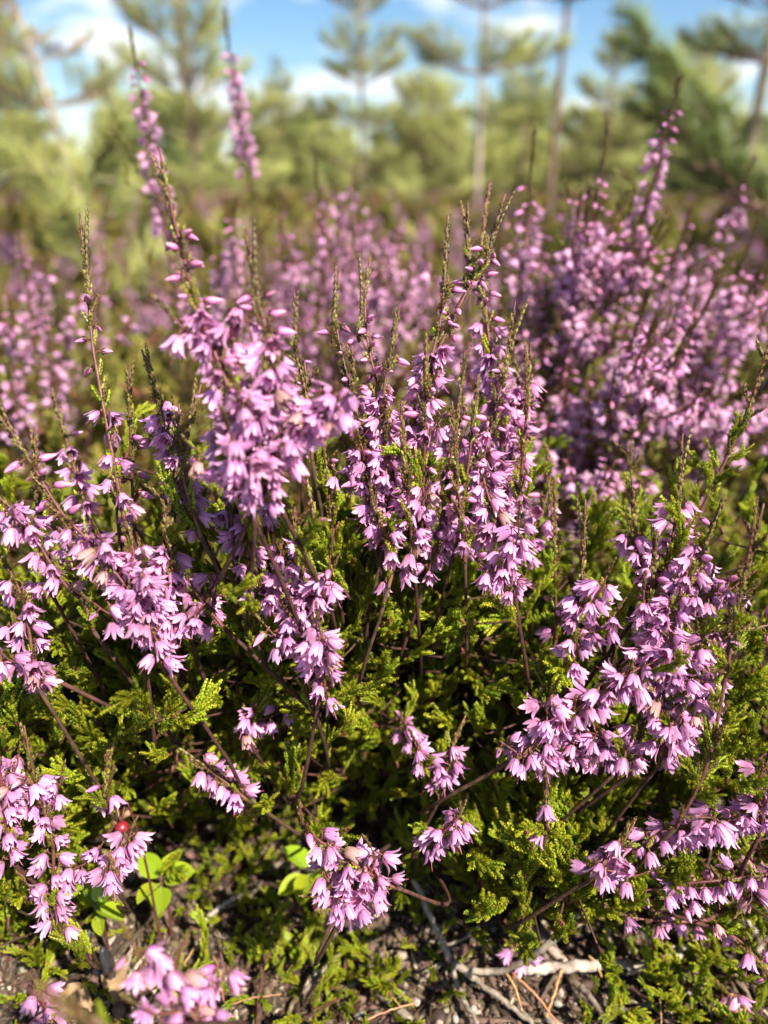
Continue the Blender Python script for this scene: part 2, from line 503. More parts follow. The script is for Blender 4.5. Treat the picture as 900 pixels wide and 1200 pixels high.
M['sepaldry'] = mat('heather_sepal_faded', (0.42, 0.20, 0.22), 0.6, 0.3, 0.25, (0.30, 0.15, 0.12), 500, 0.02, 0.25, tipcol=(0.50, 0.30, 0.28))
FLOWER_DRY = make_flower(33, .15, ('sepaldry', 'sepaldry')).mesh('flower')
FLOWER = [make_flower(10 + i, f).mesh('flower') for i, f in enumerate((0.05, 0.25, 0.45, 0.6, 0.8, 1.0, 1.25, .7))]
BUD = [make_bud(40 + i, s).mesh('flower_bud') for i, s in enumerate((0.72, 0.86, 1.0, 1.1))]
LEAFY = [make_leafy_branch(60 + i, L, n, d, s) for i, (L, n, d, s) in enumerate(
    ((.016, 22, 0, 1), (.020, 28, .04, 1), (.024, 34, 0, .9), (.029, 42, .05, .85), (.019, 27, .02, 1.2), (.034, 48, .06, .8), (.013, 18, 0, 1.2)))]
LEAFY_ME = [b.mesh('leafy_shoot') for b in LEAFY]
LEAFY_OLD = [make_leafy_branch(160 + i, L, n, .12, .8, 'leafold').mesh('leafy_shoot') for i, (L, n) in enumerate(((.024, 24), (.029, 30), (.034, 36)))]

TIP_L = (.008, .013, .018, .023, .028)
TIP = [make_tip(80 + i, L).mesh('leafy_tip') for i, L in enumerate(TIP_L)]
def lowpoly_arrays(mb):
    return (np.array(mb.v), mb.f, mb.m, mb.t, mb.mats)
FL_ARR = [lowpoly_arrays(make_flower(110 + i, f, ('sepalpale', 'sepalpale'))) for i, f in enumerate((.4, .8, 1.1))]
BUD_ARR = [lowpoly_arrays(make_bud(120 + i, s)) for i, s in enumerate((.75, 1.0))]
LEAFY_ARR = [lowpoly_arrays(make_leafy_branch(130 + i, L, n, .10, 1.0, 'leafold')) for i, (L, n) in enumerate(((.028, 9), (.036, 12)))]
TIP_ARR = [lowpoly_arrays(make_tip(140 + i, L)) for i, L in enumerate((.012, .018))]

# ------------------------------------------------------------------ ground
def gz(x, y):
    """gentle relief of the forest floor"""
    return 0.006 * math.sin(x * 21 + 1.3) * math.cos(y * 17 + .4) + 0.004 * math.sin(x * 47 + y * 39) \
        - 0.006 * max(0, min(1, (0.22 - y) / .2))
def build_ground():
    xs = np.r_[-400, -120, -40, -12, -4, -1.5, np.linspace(-.7, .7, 100), 1.5, 4, 12, 40, 120, 400]
    ys = np.r_[-400, -100, -20, -5, -1, np.linspace(-.2, 1.3, 110), 2, 3, 5, 8, 14, 30, 80, 200, 400]
    vs = [(x, y, gz(x, y) if (abs(x) < .72 and -.21 < y < 1.31) else 0.0) for y in ys for x in xs]
    nx = len(xs)
    fs = [(j * nx + i, j * nx + i + 1, (j + 1) * nx + i + 1, (j + 1) * nx + i) for j in range(len(ys) - 1) for i in range(nx - 1)]
    me = bpy.data.meshes.new('ground')
    me.from_pydata(vs, [], fs)
    me.polygons.foreach_set('use_smooth', [True] * len(fs))
    me.materials.append(M['ground'])
    tag(link('ground', me), 'dark brown sandy forest floor under the heather', 'ground', kind='structure')
build_ground()

def ico():
    p = (1 + 5 ** .5) / 2
    v = np.array([(-1, p, 0), (1, p, 0), (-1, -p, 0), (1, -p, 0), (0, -1, p), (0, 1, p), (0, -1, -p), (0, 1, -p),
                  (p, 0, -1), (p, 0, 1), (-p, 0, -1), (-p, 0, 1)], float)
    v /= np.linalg.norm(v[0])
    f = [(0, 11, 5), (0, 5, 1), (0, 1, 7), (0, 7, 10), (0, 10, 11), (1, 5, 9), (5, 11, 4), (11, 10, 2), (10, 7, 6), (7, 1, 8),
         (3, 9, 4), (3, 4, 2), (3, 2, 6), (3, 6, 8), (3, 8, 9), (4, 9, 5), (2, 4, 11), (6, 2, 10), (8, 6, 7), (9, 8, 1)]
    return v, f
ICO_V, ICO_F = ico()

def build_litter():
    """brown crumbs: fallen flowers, bark flakes and grit"""
    rng = np.random.default_rng(5)
    n = 42000
    y = rng.uniform(0.07, 0.36, n); x = rng.uniform(-1, 1, n) * (0.10 + y * .52)
    size = np.clip(rng.lognormal(math.log(.00072), .42, n), .0004, .0022)
    elong = rng.choice([1.3, 1.8, 2.8, 5.0, 11.0], n, p=[.30, .33, .22, .10, .05]) * rng.uniform(.85, 1.15, n); flat = rng.uniform(.5, 1.0, n)
    yaw = rng.uniform(0, 6.28, n); pit = rng.normal(0, .4, n)
    V = np.empty((n, 12, 3))
    jit = rng.uniform(.6, 1.3, (n, 12, 1))
    base = ICO_V[None] * jit * np.stack([size * elong, size, size * flat], 1)[:, None, :]
    c, s = np.cos(pit)[:, None], np.sin(pit)[:, None]
    bx = base[..., 0] * c - base[..., 2] * s; bz = base[..., 0] * s + base[..., 2] * c; by = base[..., 1]
    c, s = np.cos(yaw)[:, None], np.sin(yaw)[:, None]
    z = np.array([gz(a, b) for a, b in zip(x, y)]) + size * flat * rng.uniform(.2, 1.6, n)
    V[..., 0] = bx * c - by * s + x[:, None]; V[..., 1] = bx * s + by * c + y[:, None]; V[..., 2] = bz + z[:, None]
    F = (np.array(ICO_F)[None] + (np.arange(n) * 12)[:, None, None]).reshape(-1, 3)
    me = bpy.data.meshes.new('ground_litter')
    me.from_pydata(V.reshape(-1, 3).tolist(), [], F.tolist())
    me.materials.append(M['litter']); me.materials.append(M['litterpale'])
    me.polygons.foreach_set('material_index', np.repeat((rng.random(n) < .15).astype(int), 20))
    me.polygons.foreach_set('use_smooth', [True] * len(F))
    a = me.attributes.new('rnd', 'FLOAT', 'POINT'); a.data.foreach_set('value', np.repeat(rng.random(n), 12))
    tag(link('ground_litter', me), 'brown crumbs, grit and fallen petals strewn on the forest floor', 'litter', kind='stuff')
build_litter()

# ------------------------------------------------------------------ heather: plants in the sharp zone
class Plant:
    def __init__(s, root, label, seed, group=None):
        s.root = A3(root); s.root[2] = gz(root[0], root[1])
        s.o = empty('heather_plant', s.root, label, 'heather', group)
        s.rng = random.Random(seed)
        s.nf = s.nb = s.nl = 0
        s.paths = []
    def put(s, name, me, parent, p, d, scale=1.0):
        m = orient(A3(p) - s.root, d, s.rng.uniform(0, 6.28), scale)
        return link(name, me, parent, m)
    def leafy(s, p, d, scale=1.0, which=None, parent=None):
        if s.nl >= 300:
            return
        k = which if which is not None else s.rng.randrange(len(LEAFY_ME))
        s.put('leafy_shoot', LEAFY_ME[k], parent or s.o, p, d, scale); s.nl += 1

    def stem(s, pts, tip=1, buds=.25, flowers=1.0, gap=.0017, br=0, side=None, leafy=4, fs=.87, r=.00056, rootless=False, leaf_low=True, start=None):
        """flowering stem. pts: (px, py, depth) from the tip down to the end of the blossom; it then runs to the root"""
        rng = s.rng
        W = [A3(P(*q)) for q in pts]
        top, Lb = spline(W, 60)
        end = top[-1]; d_end = unit(top[-1] - top[-4])
        if start is not None:
            tail = [end, A3(start)]
        elif rootless:
            tail = [end]
        else:
            rt = s.root + np.array((rng.uniform(-.012, .012), rng.uniform(-.012, .012), -.002))
            D = np.linalg.norm(rt - end)
            tail = [end, end + d_end * D * .16 + np.array((0, .12 * D, -.08 * D)), rt * .7 + end * .3 + np.array((0, .06 * D, -.03 * D)), rt]
        mb = MB()
        mb.tube(top, r * .55, r, 'stem', 6, .12, rng)
        if len(tail) > 1:
            low, Ll = spline(tail, 24)
            mb.tube(low, r, r * 1.6, 'stem' if Ll < .03 else 'wood', 6, .12, rng)
        so = None
        jobs = []                                       # (mesh list, p, d, scale, name)
        def blossom(path, L, u0, u1, g, open_from):
            """buds, then open bells, from u0 (upper) to u1 along the path"""
            q = rng.uniform(0, 6.28)
            n = max(1, int(L * (u1 - u0) / g))
            for i in range(n):
                u = u0 + (u1 - u0) * (i + rng.uniform(.1, .9)) / n
                x = u * (len(path) - 1); k = min(int(x), len(path) - 2)
                p = path[k] + (path[k + 1] - path[k]) * (x - k)
                ax = unit(path[k] - path[k + 1])
                a, b, _ = frame_of(ax)
                q += 2.4 + rng.uniform(-.7, .7)
                o = math.cos(q) * a + math.sin(q) * b
                isbud = u < open_from + rng.uniform(-.05, .05)
                if isbud and rng.random() < .28:
                    continue
                ped = rng.uniform(.0015, .0028) if not isbud else rng.uniform(.0014, .0024)
                start_d = unit(o + ax * .35)
                pe = p + start_d * ped
                down = np.array((0, 0, -1.0))
                if isbud:
                    dd = unit(o * 1.0 + down * rng.uniform(.1, .6) + ax * rng.uniform(-.1, .3))
                else:
                    dd = unit(o * rng.uniform(.55, 1.0) + down * rng.uniform(.5, 1.05) + np.array((rng.uniform(-.25, .25), rng.uniform(-.4, .1), 0)))
                mb.tube([p, p + start_d * ped * .6 + ax * .0003, pe - dd * .0012], .00024, .00022, 'stem', 4)
                if isbud:
                    jobs.append((BUD, pe, dd, fs * rng.uniform(.85, 1.12), 'flower_bud'))
                else:
                    jobs.append((FLOWER, pe, dd, fs * rng.uniform(.82, 1.16), 'flower'))
        tipu = min(.5, tip * .0165 / Lb * .85) if tip else 0.0
        if flowers > 0:
            blossom(top, Lb, max(.03, tipu * .92), 1.0, gap * .92 / flowers, buds)
        for i in range(br):                              # short side branches that widen the spray
            u = rng.uniform(min(.9, max(.35, buds + .12)), .98)
            k = int(u * 58)
            ax = unit(top[k] - top[k + 1]); a, b, _ = frame_of(ax)
            q = rng.uniform(0, 6.28); o = math.cos(q) * a + math.sin(q) * b
            o = unit(o * np.array((1, .6, 1)))
            L = rng.uniform(.007, .015)
            path, LL = spline([top[k] + (o * .9 + ax * .7) * L, top[k] + (o * .65 + ax * .3) * L, top[k]], 16)
            mb.tube(path, r * .4, r * .6, 'stem', 5)
            blossom(path, LL, .12, .95, gap, .3 if rng.random() < .5 else 0.0)
            jobs.append(('tip', path[0], unit(path[0] - path[2]), rng.uniform(.5, .8), 'leafy_tip'))
        # bare bits of leaf along the blossom
        for i in range(int(Lb / .0035)):
            u = rng.uniform(tipu, 1); k = min(58, int(u * 59))
            ax = unit(top[k] - top[k + 1]); a, b, _ = frame_of(ax); q = rng.uniform(0, 6.28)
            o = math.cos(q) * a + math.sin(q) * b
            add_shoot(mb, top[k], o + ax * 1.2, rng.uniform(.0025, .006), 'tipleaf' if rng.random() < .55 else ('leafold' if u < .6 else 'leaf'), rng, leafL=.0013, W=.0008)
        me = mb.mesh('flowering_stem')
        me.transform(Matrix.Translation(-Vector(s.root)))
        so = link('flowering_stem', me, s.o)
        if tip:
            jobs.append(('tip', top[0] + (top[1] - top[0]) * .0, unit(top[0] - top[3]), 1.0, 'leafy_tip'))
        for ml, p, d, sc_, nm in jobs:
            if ml == 'tip':
                if sc_ == 1.0:
                    Lt = tip * .0165
                    k = min(range(5), key=lambda j: abs(TIP_L[j] - Lt))
                    m = TIP[k]; p = p - d * TIP_L[k] * .97
                else:
                    m = TIP[0]
            else:
                m = ml[rng.randrange(len(ml))]
                if ml is FLOWER and rng.random() < .035: m = FLOWER_DRY
                if nm == 'flower':
                    if s.nf >= 320: continue
                    s.nf += 1
                elif nm == 'flower_bud':
                    if s.nb >= 300: continue
                    s.nb += 1
            s.put(nm, m, so, p, d, sc_)
        # leafy shoots below the blossom and among it
        if len(tail) > 1 and leafy:
            for i in range(leafy):
                u = rng.uniform(0, .72); k = min(22, int(u * 23))
                ax = unit(low[k] - low[k + 1]); a, b, _ = frame_of(ax); q = rng.uniform(0, 6.28)
                o = math.cos(q) * a + math.sin(q) * b
                s.leafy(low[k], o * .8 + ax * .6 + np.array((0, 0, .7)), rng.uniform(.6, 1.0))
        return so

    def twig(s, target, n=8, spread=.02, size=1.0, up=1.0, frm=None, which=None, r=.0008, lift=.0):
        """woody twig from the root to a cushion of leafy shoots round target"""
        rng = s.rng
        t = A3(target)
        rt = (A3(frm) if frm is not None else s.root + np.array((rng.uniform(-.01, .01), rng.uniform(-.01, .01), -.001)))
        D = np.linalg.norm(t - rt)
        mid = rt * .5 + t * .5 + np.array((rng.uniform(-.1, .1) * D, rng.uniform(-.1, .1) * D, -.10 * D + lift))
        path, L = spline([rt, mid, t], 20)
        path[:, 2] = np.maximum(path[:, 2], [gz(a, b) + .0008 for a, b in path[:, :2]])
        mb = MB()
        mb.tube(path, r * 1.5, r * .55, 'wood', 6, .12, rng)
        starts = []
        for i in range(n):
            k = rng.randrange(9, 20)
            p = path[k]
            off = np.array((rng.gauss(0, spread), rng.gauss(0, spread), rng.uniform(-.2, .5) * spread))
            q = p + off
            q[2] = max(q[2], gz(q[0], q[1]) + .001)
            if np.linalg.norm(off) > .004:
                sp, _ = spline([p, p * .5 + q * .5 - np.array((0, 0, .1 * spread)), q], 6)
                mb.tube(sp, r * .6, r * .4, 'wood', 4)
            starts.append((q, off))
        me = mb.mesh('twig'); me.transform(Matrix.Translation(-Vector(s.root)))
        tw = link('twig', me, s.o)
        for q, off in starts:
            d = np.array((rng.gauss(0, .5), rng.gauss(0, .5), up)) + off / max(spread, 1e-4) * .25
            s.leafy(q, d, size * rng.uniform(.7, 1.1), which, parent=tw)
        return tw

# the plants of the sharp zone, each with its own root on the ground
pc = Plant(G(470, 800), 'pink heather plant in the middle, its dark stems rising above the green shoots', 1)
pl = Plant(G(320, 790), 'dense lilac heather plant with large blossom clusters beside the tall middle stems', 2)
pw = Plant(G(40, 800), 'heather plant with slanting pink sprays over the dark hollow', 3)
pr = Plant(G(720, 830), 'heather plant with thick arching sprays above the green cushion', 4)
pq = Plant(G(960, 960), 'low heather plant with level dark stems reaching over the pale dead stick', 5)
pv = Plant(G(-20, 1000), 'low yellow green heather plant beside the black husk and red berry', 6)
pf = Plant(G(450, 890), 'small trailing heather sprig with nodding bells over round bright leaves', 7)

pc2 = Plant(G(540, 790), 'heather plant with curved bud stems right of the middle plant', 21)
pl2 = Plant(G(250, 780), 'thin-stemmed heather plant with loose pink bells between lilac clusters and slanting sprays', 22)
pr2 = Plant(G(800, 850), 'heather plant with long dark level stem hung with crowded bells', 23)
d1, d2, d3 = .212, .172, .198
# middle plant
pc.stem([(592, 228, .215), (570, 300, .213), (545, 345, .212), (510, 420, .212), (490, 480, .212), (462, 570, .212), (448, 640, .212)], 1.3, .47, 1.0, .0016, 5)
pc.stem([(548, 236, .222), (549, 290, .218), (550, 320, .215), (546, 343, .213)], 1.4, .98, .6, .003, start=A3(P(536, 362, .2125)), leafy=0)
pc.stem([(574, 212, .232), (564, 290, .230), (568, 350, .228), (578, 440, .226), (588, 520, .226)], 1.7, .55, 1.0, .0019, 3)
pc.stem([(525, 252, .212), (521, 330, .211), (517, 370, .211), (508, 410, .211), (495, 455, .2115)], 1.5, .72, .7, .0028, start=A3(P(488, 485, .212)), leafy=0)
pc.stem([(434, 300, .219), (428, 350, .217), (431, 400, .215), (446, 470, .213), (454, 530, .212), (452, 610, .212)], 1.6, .45, 1.0, .0018, 3)
pc.stem([(468, 362, .209), (459, 410, .208), (450, 460, .208), (452, 520, .210)], 1.1, .75, .8, .0022, start=A3(P(453, 560, .212)), leafy=0)
pc.stem([(396, 318, .219), (393, 370, .217), (404, 430, .214), (420, 490, .212), (432, 560, .212), (440, 620, .212)], 1.3, .5, .8, .0021, 2)
pc2.stem([(604, 352, .218), (592, 430, .216), (576, 500, .214), (566, 555, .212), (585, 620, .208), (604, 700, .205)], 1.6, .48, 1.0, .0016, 5)
pc2.stem([(640, 520, .24), (645, 555, .238), (634, 605, .235), (612, 655, .23)], .6, .5, 1.0, .0018, 0)
pc2.stem([(545, 410, .225), (538, 470, .222), (528, 540, .22), (515, 620, .218), (500, 680, .216)], 1.2, .3, .9, .0019, 3)
pc2.stem([(600, 400, .235), (610, 470, .232), (606, 530, .23), (585, 590, .225)], 1.0, .3, 1.0, .0018, 2)
pc2.stem([(432, 560, .206), (440, 600, .205), (462, 650, .204), (455, 690, .204)], .7, .3, .7, .0024, 0)
# lilac plant left of the middle
pl.stem([(288, 268, .170), (299, 330, .168), (314, 400, .166), (318, 460, .164), (314, 530, .166), (300, 600, .172)], 1.25, .42, 1.0, .0015, 4)
pl.stem([(186, 172, .178), (198, 230, .176), (212, 290, .172), (232, 360, .168), (262, 440, .166), (288, 500, .166), (306, 548, .168)], 1.6, .5, 1.0, .0016, 3)
pl.stem([(404, 455, .168), (380, 475, .167), (352, 505, .166), (325, 545, .167)], 0, .0, 1.1, .0014, 3)
pl.stem([(247, 470, .174), (262, 500, .173), (280, 545, .172), (292, 590, .173)], .4, .0, 1.0, .0016, 3)
pl2.stem([(93, 250, .205), (101, 320, .203), (108, 400, .201), (120, 470, .199), (133, 540, .198), (146, 610, .198)], 2.0, .62, .55, .0023, 0)
pl2.stem([(166, 410, .205), (180, 450, .204), (192, 490, .203), (207, 540, .202), (224, 600, .202)], 1.2, .35, .8, .0019, 1)
pl2.stem([(236, 450, .198), (222, 500, .197), (215, 560, .196), (236, 630, .196)], 1.1, .4, .55, .0025, 0)
pl2.stem([(282, 555, .200), (286, 600, .199), (292, 640, .199), (306, 690, .198)], .6, .25, .8, .002, 2)
pl2.stem([(360, 560, .199), (366, 610, .198), (352, 670, .198), (362, 730, .198), (380, 800, .199), (376, 816, .199)], .9, .32, .95, .0017, 5)
pl2.stem([(336, 590, .197), (330, 640, .197), (338, 700, .198), (345, 760, .199)], .9, .3, .8, .0019, 2)
pl2.stem([(190, 600, .203), (200, 655, .202), (226, 690, .201), (262, 735, .201)], .9, .3, .6, .002, 1)
# left slanting plant
pw.stem([(-6, 480, .190), (35, 540, .190), (72, 600, .190), (108, 638, .191), (150, 690, .192), (176, 730, .193), (190, 778, .194)], 1.2, .48, 1.0, .0017, 6)
pw.stem([(197, 590, .196), (201, 640, .196), (188, 690, .196), (170, 755, .197)], 1.1, .25, 1.1, .0015, 4)
pw.stem([(0, 650, .198), (22, 690, .199), (34, 740, .2), (46, 808, .201)], .6, .2, .8, .0019, 1)
pw.stem([(-10, 575, .193), (28, 610, .194), (62, 665, .195), (80, 690, .196)], .6, .25, .9, .0018, 1)
pw.stem([(60, 455, .235), (82, 530, .232), (105, 610, .228), (125, 660, .225)], 1.2, .3, .7, .0022, 1)
pw.stem([(12, 700, .205), (25, 760, .207), (72, 800, .21)], .5, .2, .5, .003, 0)
# plant with the arching sprays
pr.stem([(686, 585, .205), (684, 640, .204), (680, 690, .203), (675, 740, .203), (670, 792, .204)], 1.9, .38, .85, .0019, 2)
pr.stem([(800, 508, .215), (796, 570, .213), (790, 620, .212), (780, 660, .211), (764, 700, .210)], 1.5, .35, 1.0, .0019, 2)
pr.stem([(822, 545, .222), (815, 590, .221), (808, 640, .220), (790, 690, .218)], .8, .7, 1.0, .0019, 0)
pr.stem([(846, 585, .204), (826, 640, .203), (800, 690, .202), (775, 740, .202), (742, 790, .203)], 1.2, .32, 1.0, .0016, 5)
pr2.stem([(912, 730, .196), (852, 744, .196), (800, 762, .197), (746, 785, .198), (700, 815, .200), (655, 845, .203), (612, 885, .206)], 0, .2, 1.0, .0016, 7)
pr2.stem([(856, 785, .200), (826, 820, .200), (796, 852, .201), (770, 885, .203)], 0, .1, 1.1, .0015, 5)
pr2.stem([(585, 868, .206), (620, 888, .206), (665, 884, .208), (716, 885, .210)], 0, .1, 1.0, .0016, 2)
pr2.stem([(640, 898, .200), (640, 925, .200), (638, 955, .201), (640, 978, .203)], 1.0, .3, .7, .0024, 0)
pr2.stem([(738, 965, .197), (728, 990, .197), (705, 1015, .198), (690, 1032, .200)], .3, .3, .9, .002, 1)
pr.stem([(470, 835, .235), (472, 850, .235), (485, 862, .24)], .3, 0, 1.0, .0014, 0, leafy=1)
pr.stem([(545, 840, .222), (528, 880, .222), (520, 925, .224)], .7, .2, .8, .0018, 1, leafy=1)
pr.stem([(540, 955, .205), (520, 975, .206), (500, 990, .21)], 0, 0, 1.0, .0014, 0, leafy=1)
pr2.stem([(762, 830, .208), (745, 870, .208), (728, 900, .209)], .5, .2, .9, .002, 1)
# low plant on the right
pq.stem([(740, 1000, .206), (775, 975, .205), (820, 965, .204), (862, 960, .204), (910, 950, .205)], 0, 0, 1.0, .0018, 2)
pq.stem([(748, 1045, .212), (800, 1036, .211), (850, 1031, .21), (912, 1024, .212)], 0, .2, .9, .002, 2)
pq.stem([(705, 1060, .222), (740, 1075, .222), (790, 1080, .223), (830, 1078, .225)], .3, .1, .6, .003, 0)
pq.stem([(905, 1150, .215), (880, 1115, .214), (850, 1092, .214), (828, 1085, .215)], 0, .1, .6, .003, 0)
pq.stem([(600, 1100, .250), (606, 1112, .252), (618, 1120, .255)], .3, 0, 1.0, .0016, 0, leafy=1)
pq.stem([(835, 1180, .235), (850, 1192, .236), (880, 1200, .24)], .3, 0, 1.0, .002, 1, leafy=1)
pq.stem([(905, 880, .202), (885, 930, .202), (890, 980, .204)], .4, .2, .8, .002, 1)
# low left plant
pv.stem([(28, 850, .212), (36, 890, .212), (46, 930, .212), (62, 990, .213), (62, 1050, .214), (72, 1092, .215)], 1.2, .22, .85, .0019, 4)
pv.stem([(-5, 870, .205), (2, 920, .206), (8, 975, .207), (14, 1010, .209)], .5, .1, 1.0, .0018, 2)
pv.stem([(127, 868, .216), (125, 905, .217), (128, 950, .22)], 1.0, .6, .8, .0022, 0)
pv.stem([(126, 998, .208), (131, 1010, .208), (128, 1030, .21)], .4, 0, 1.4, .0011, 1)
pl.stem([(204, 872, .222), (232, 892, .222), (262, 915, .223), (290, 938, .225)], .8, .3, 1.1, .0018, 0)
pl.stem([(300, 822, .222), (285, 850, .223), (292, 870, .225)], .4, .3, .9, .0022, 1, leafy=1)
pv.stem([(40, 1150, .22), (52, 1180, .222), (60, 1200, .225)], .3, 0, 1.0, .0018, 1)
# trailing sprig in front, and one close to the lens
pf.stem([(350, 940, .196), (358, 970, .196), (395, 1000, .198), (430, 1022, .2), (462, 1040, .203)], .6, .28, 1.1, .0017, 3, leafy=1)
pf.stem([(405, 1015, .2), (412, 1045, .2), (400, 1075, .202)], 0, 0, 1.1, .0016, 1, leafy=0)
pn = Plant(G(200, 1330), 'blurred heather sprig with large pink bells close above the dry curled leaves', 8)
pn.stem([(222, 1095, .160), (205, 1130, .158), (212, 1165, .157), (240, 1210, .156)], .5, .10, 1.0, .0018, 4, leafy=0, fs=.85)
pn.stem([(30, 1158, .130), (85, 1185, .130), (150, 1212, .131)], 1.6, .6, .5, .003, 0, leafy=0)

rr_ = random.Random(42)
for i, (pt, x, y, d) in enumerate(((pl2, 150, 425, .206), (pl2, 322, 425, .200), (pl2, 256, 430, .2), (pc, 412, 405, .209), (pc, 500, 395, .206), (pc2, 622, 400, .212), (pc2, 560, 440, .206), (pc, 345, 340, .222),
                                   (pl2, 210, 470, .196), (pl2, 130, 500, .205), (pc2, 530, 470, .203), (pl, 275, 380, .185), (pr, 740, 560, .215), (pr, 770, 620, .207), (pw, 40, 500, .2), (pc, 470, 470, .202), (pr2, 650, 560, .225))):
    dx = rr_.uniform(-14, 14)
    pt.stem([(x, y, d), (x + dx * .4, y + 55, d), (x + dx, y + 120, d + .001), (x + dx * 1.8, y + 190, d + .003)], rr_.uniform(1.0, 1.6), .85, .8, .0026, 0, leafy=2, r=.0005)

# leafy cushions of those plants: (plant, px, py, depth, shoots, spread)
for pt, px, py, d, n, sp in (
    (pl, 330, 700, .222, 10, .012), (pl, 400, 690, .216, 14, .010), (pl, 300, 780, .225, 12, .012), (pl, 430, 650, .225, 12, .010),
    (pl, 250, 790, .215, 14, .010), (pl, 350, 640, .22, 10, .012), (pl, 320, 900, .245, 14, .014), (pl, 200, 620, .23, 12, .014), (pl, 230, 560, .235, 10, .014),
    (pl, 150, 600, .24, 10, .016), (pl, 300, 620, .215, 8, .012), (pl, 380, 780, .22, 8, .008),
    (pc, 520, 720, .245, 16, .014), (pc, 590, 760, .25, 16, .015), (pc, 480, 830, .265, 14, .014), (pc, 430, 860, .26, 14, .014), (pc, 560, 690, .25, 14, .014),
    (pc, 640, 700, .26, 16, .016), (pc, 540, 640, .25, 12, .014), (pc, 480, 620, .24, 10, .012), (pc, 600, 850, .27, 14, .016), (pc, 430, 940, .285, 10, .016),
    (pc, 540, 1000, .275, 12, .014), (pc, 500, 900, .29, 12, .016), (pc, 650, 620, .27, 14, .018), (pc, 560, 560, .26, 10, .016),
    (pr, 620, 1030, .222, 22, .010), (pr, 660, 1000, .225, 20, .010), (pr, 590, 980, .235, 12, .010), (pr, 730, 880, .225, 16, .012), (pr, 760, 960, .235, 16, .014),
    (pr, 700, 1070, .24, 14, .010), (pr, 640, 780, .235, 14, .012), (pr, 720, 760, .225, 14, .012), (pr, 830, 700, .24, 16, .016), 
    (pr, 780, 800, .235, 12, .014), (pr, 760, 600, .26, 14, .018), (pr, 700, 940, .24, 14, .014), (pr, 560, 930, .25, 12, .012),
    (pq, 840, 900, .235, 18, .014), (pq, 880, 820, .24, 16, .015), (pq, 820, 1010, .225, 18, .012), (pq, 870, 990, .225, 14, .012), (pq, 760, 1060, .235, 16, .010),
    (pq, 810, 1070, .235, 12, .010), (pq, 890, 720, .25, 14, .018), (pq, 900, 880, .215, 10, .014), (pq, 880, 1070, .235, 8, .010),
    (pv, 30, 920, .225, 14, .010), (pv, 90, 920, .235, 12, .010), (pv, 40, 1000, .225, 16, .009), (pv, 10, 1060, .225, 12, .009), 
    (pv, 30, 1130, .245, 12, .010), (pv, 240, 880, .25, 14, .013), (pv, 130, 860, .26, 16, .015), (pv, 60, 830, .25, 14, .014),
    (pw, 40, 760, .235, 14, .015), (pw, 120, 770, .245, 16, .015), (pw, 200, 810, .25, 14, .015), (pw, 10, 840, .235, 12, .012), (pw, 60, 680, .24, 14, .016), (pw, 100, 720, .25, 12, .016),
    (pw, 20, 600, .25, 12, .018), (pw, 90, 580, .26, 10, .018), (pw, 150, 700, .24, 10, .012),
    (pf, 480, 1080, .275, 8, .010), (pl, 170, 900, .275, 10, .010)):
    pt.twig(P(px, py, d + .006), int(n * 1.4), sp, 1.0)

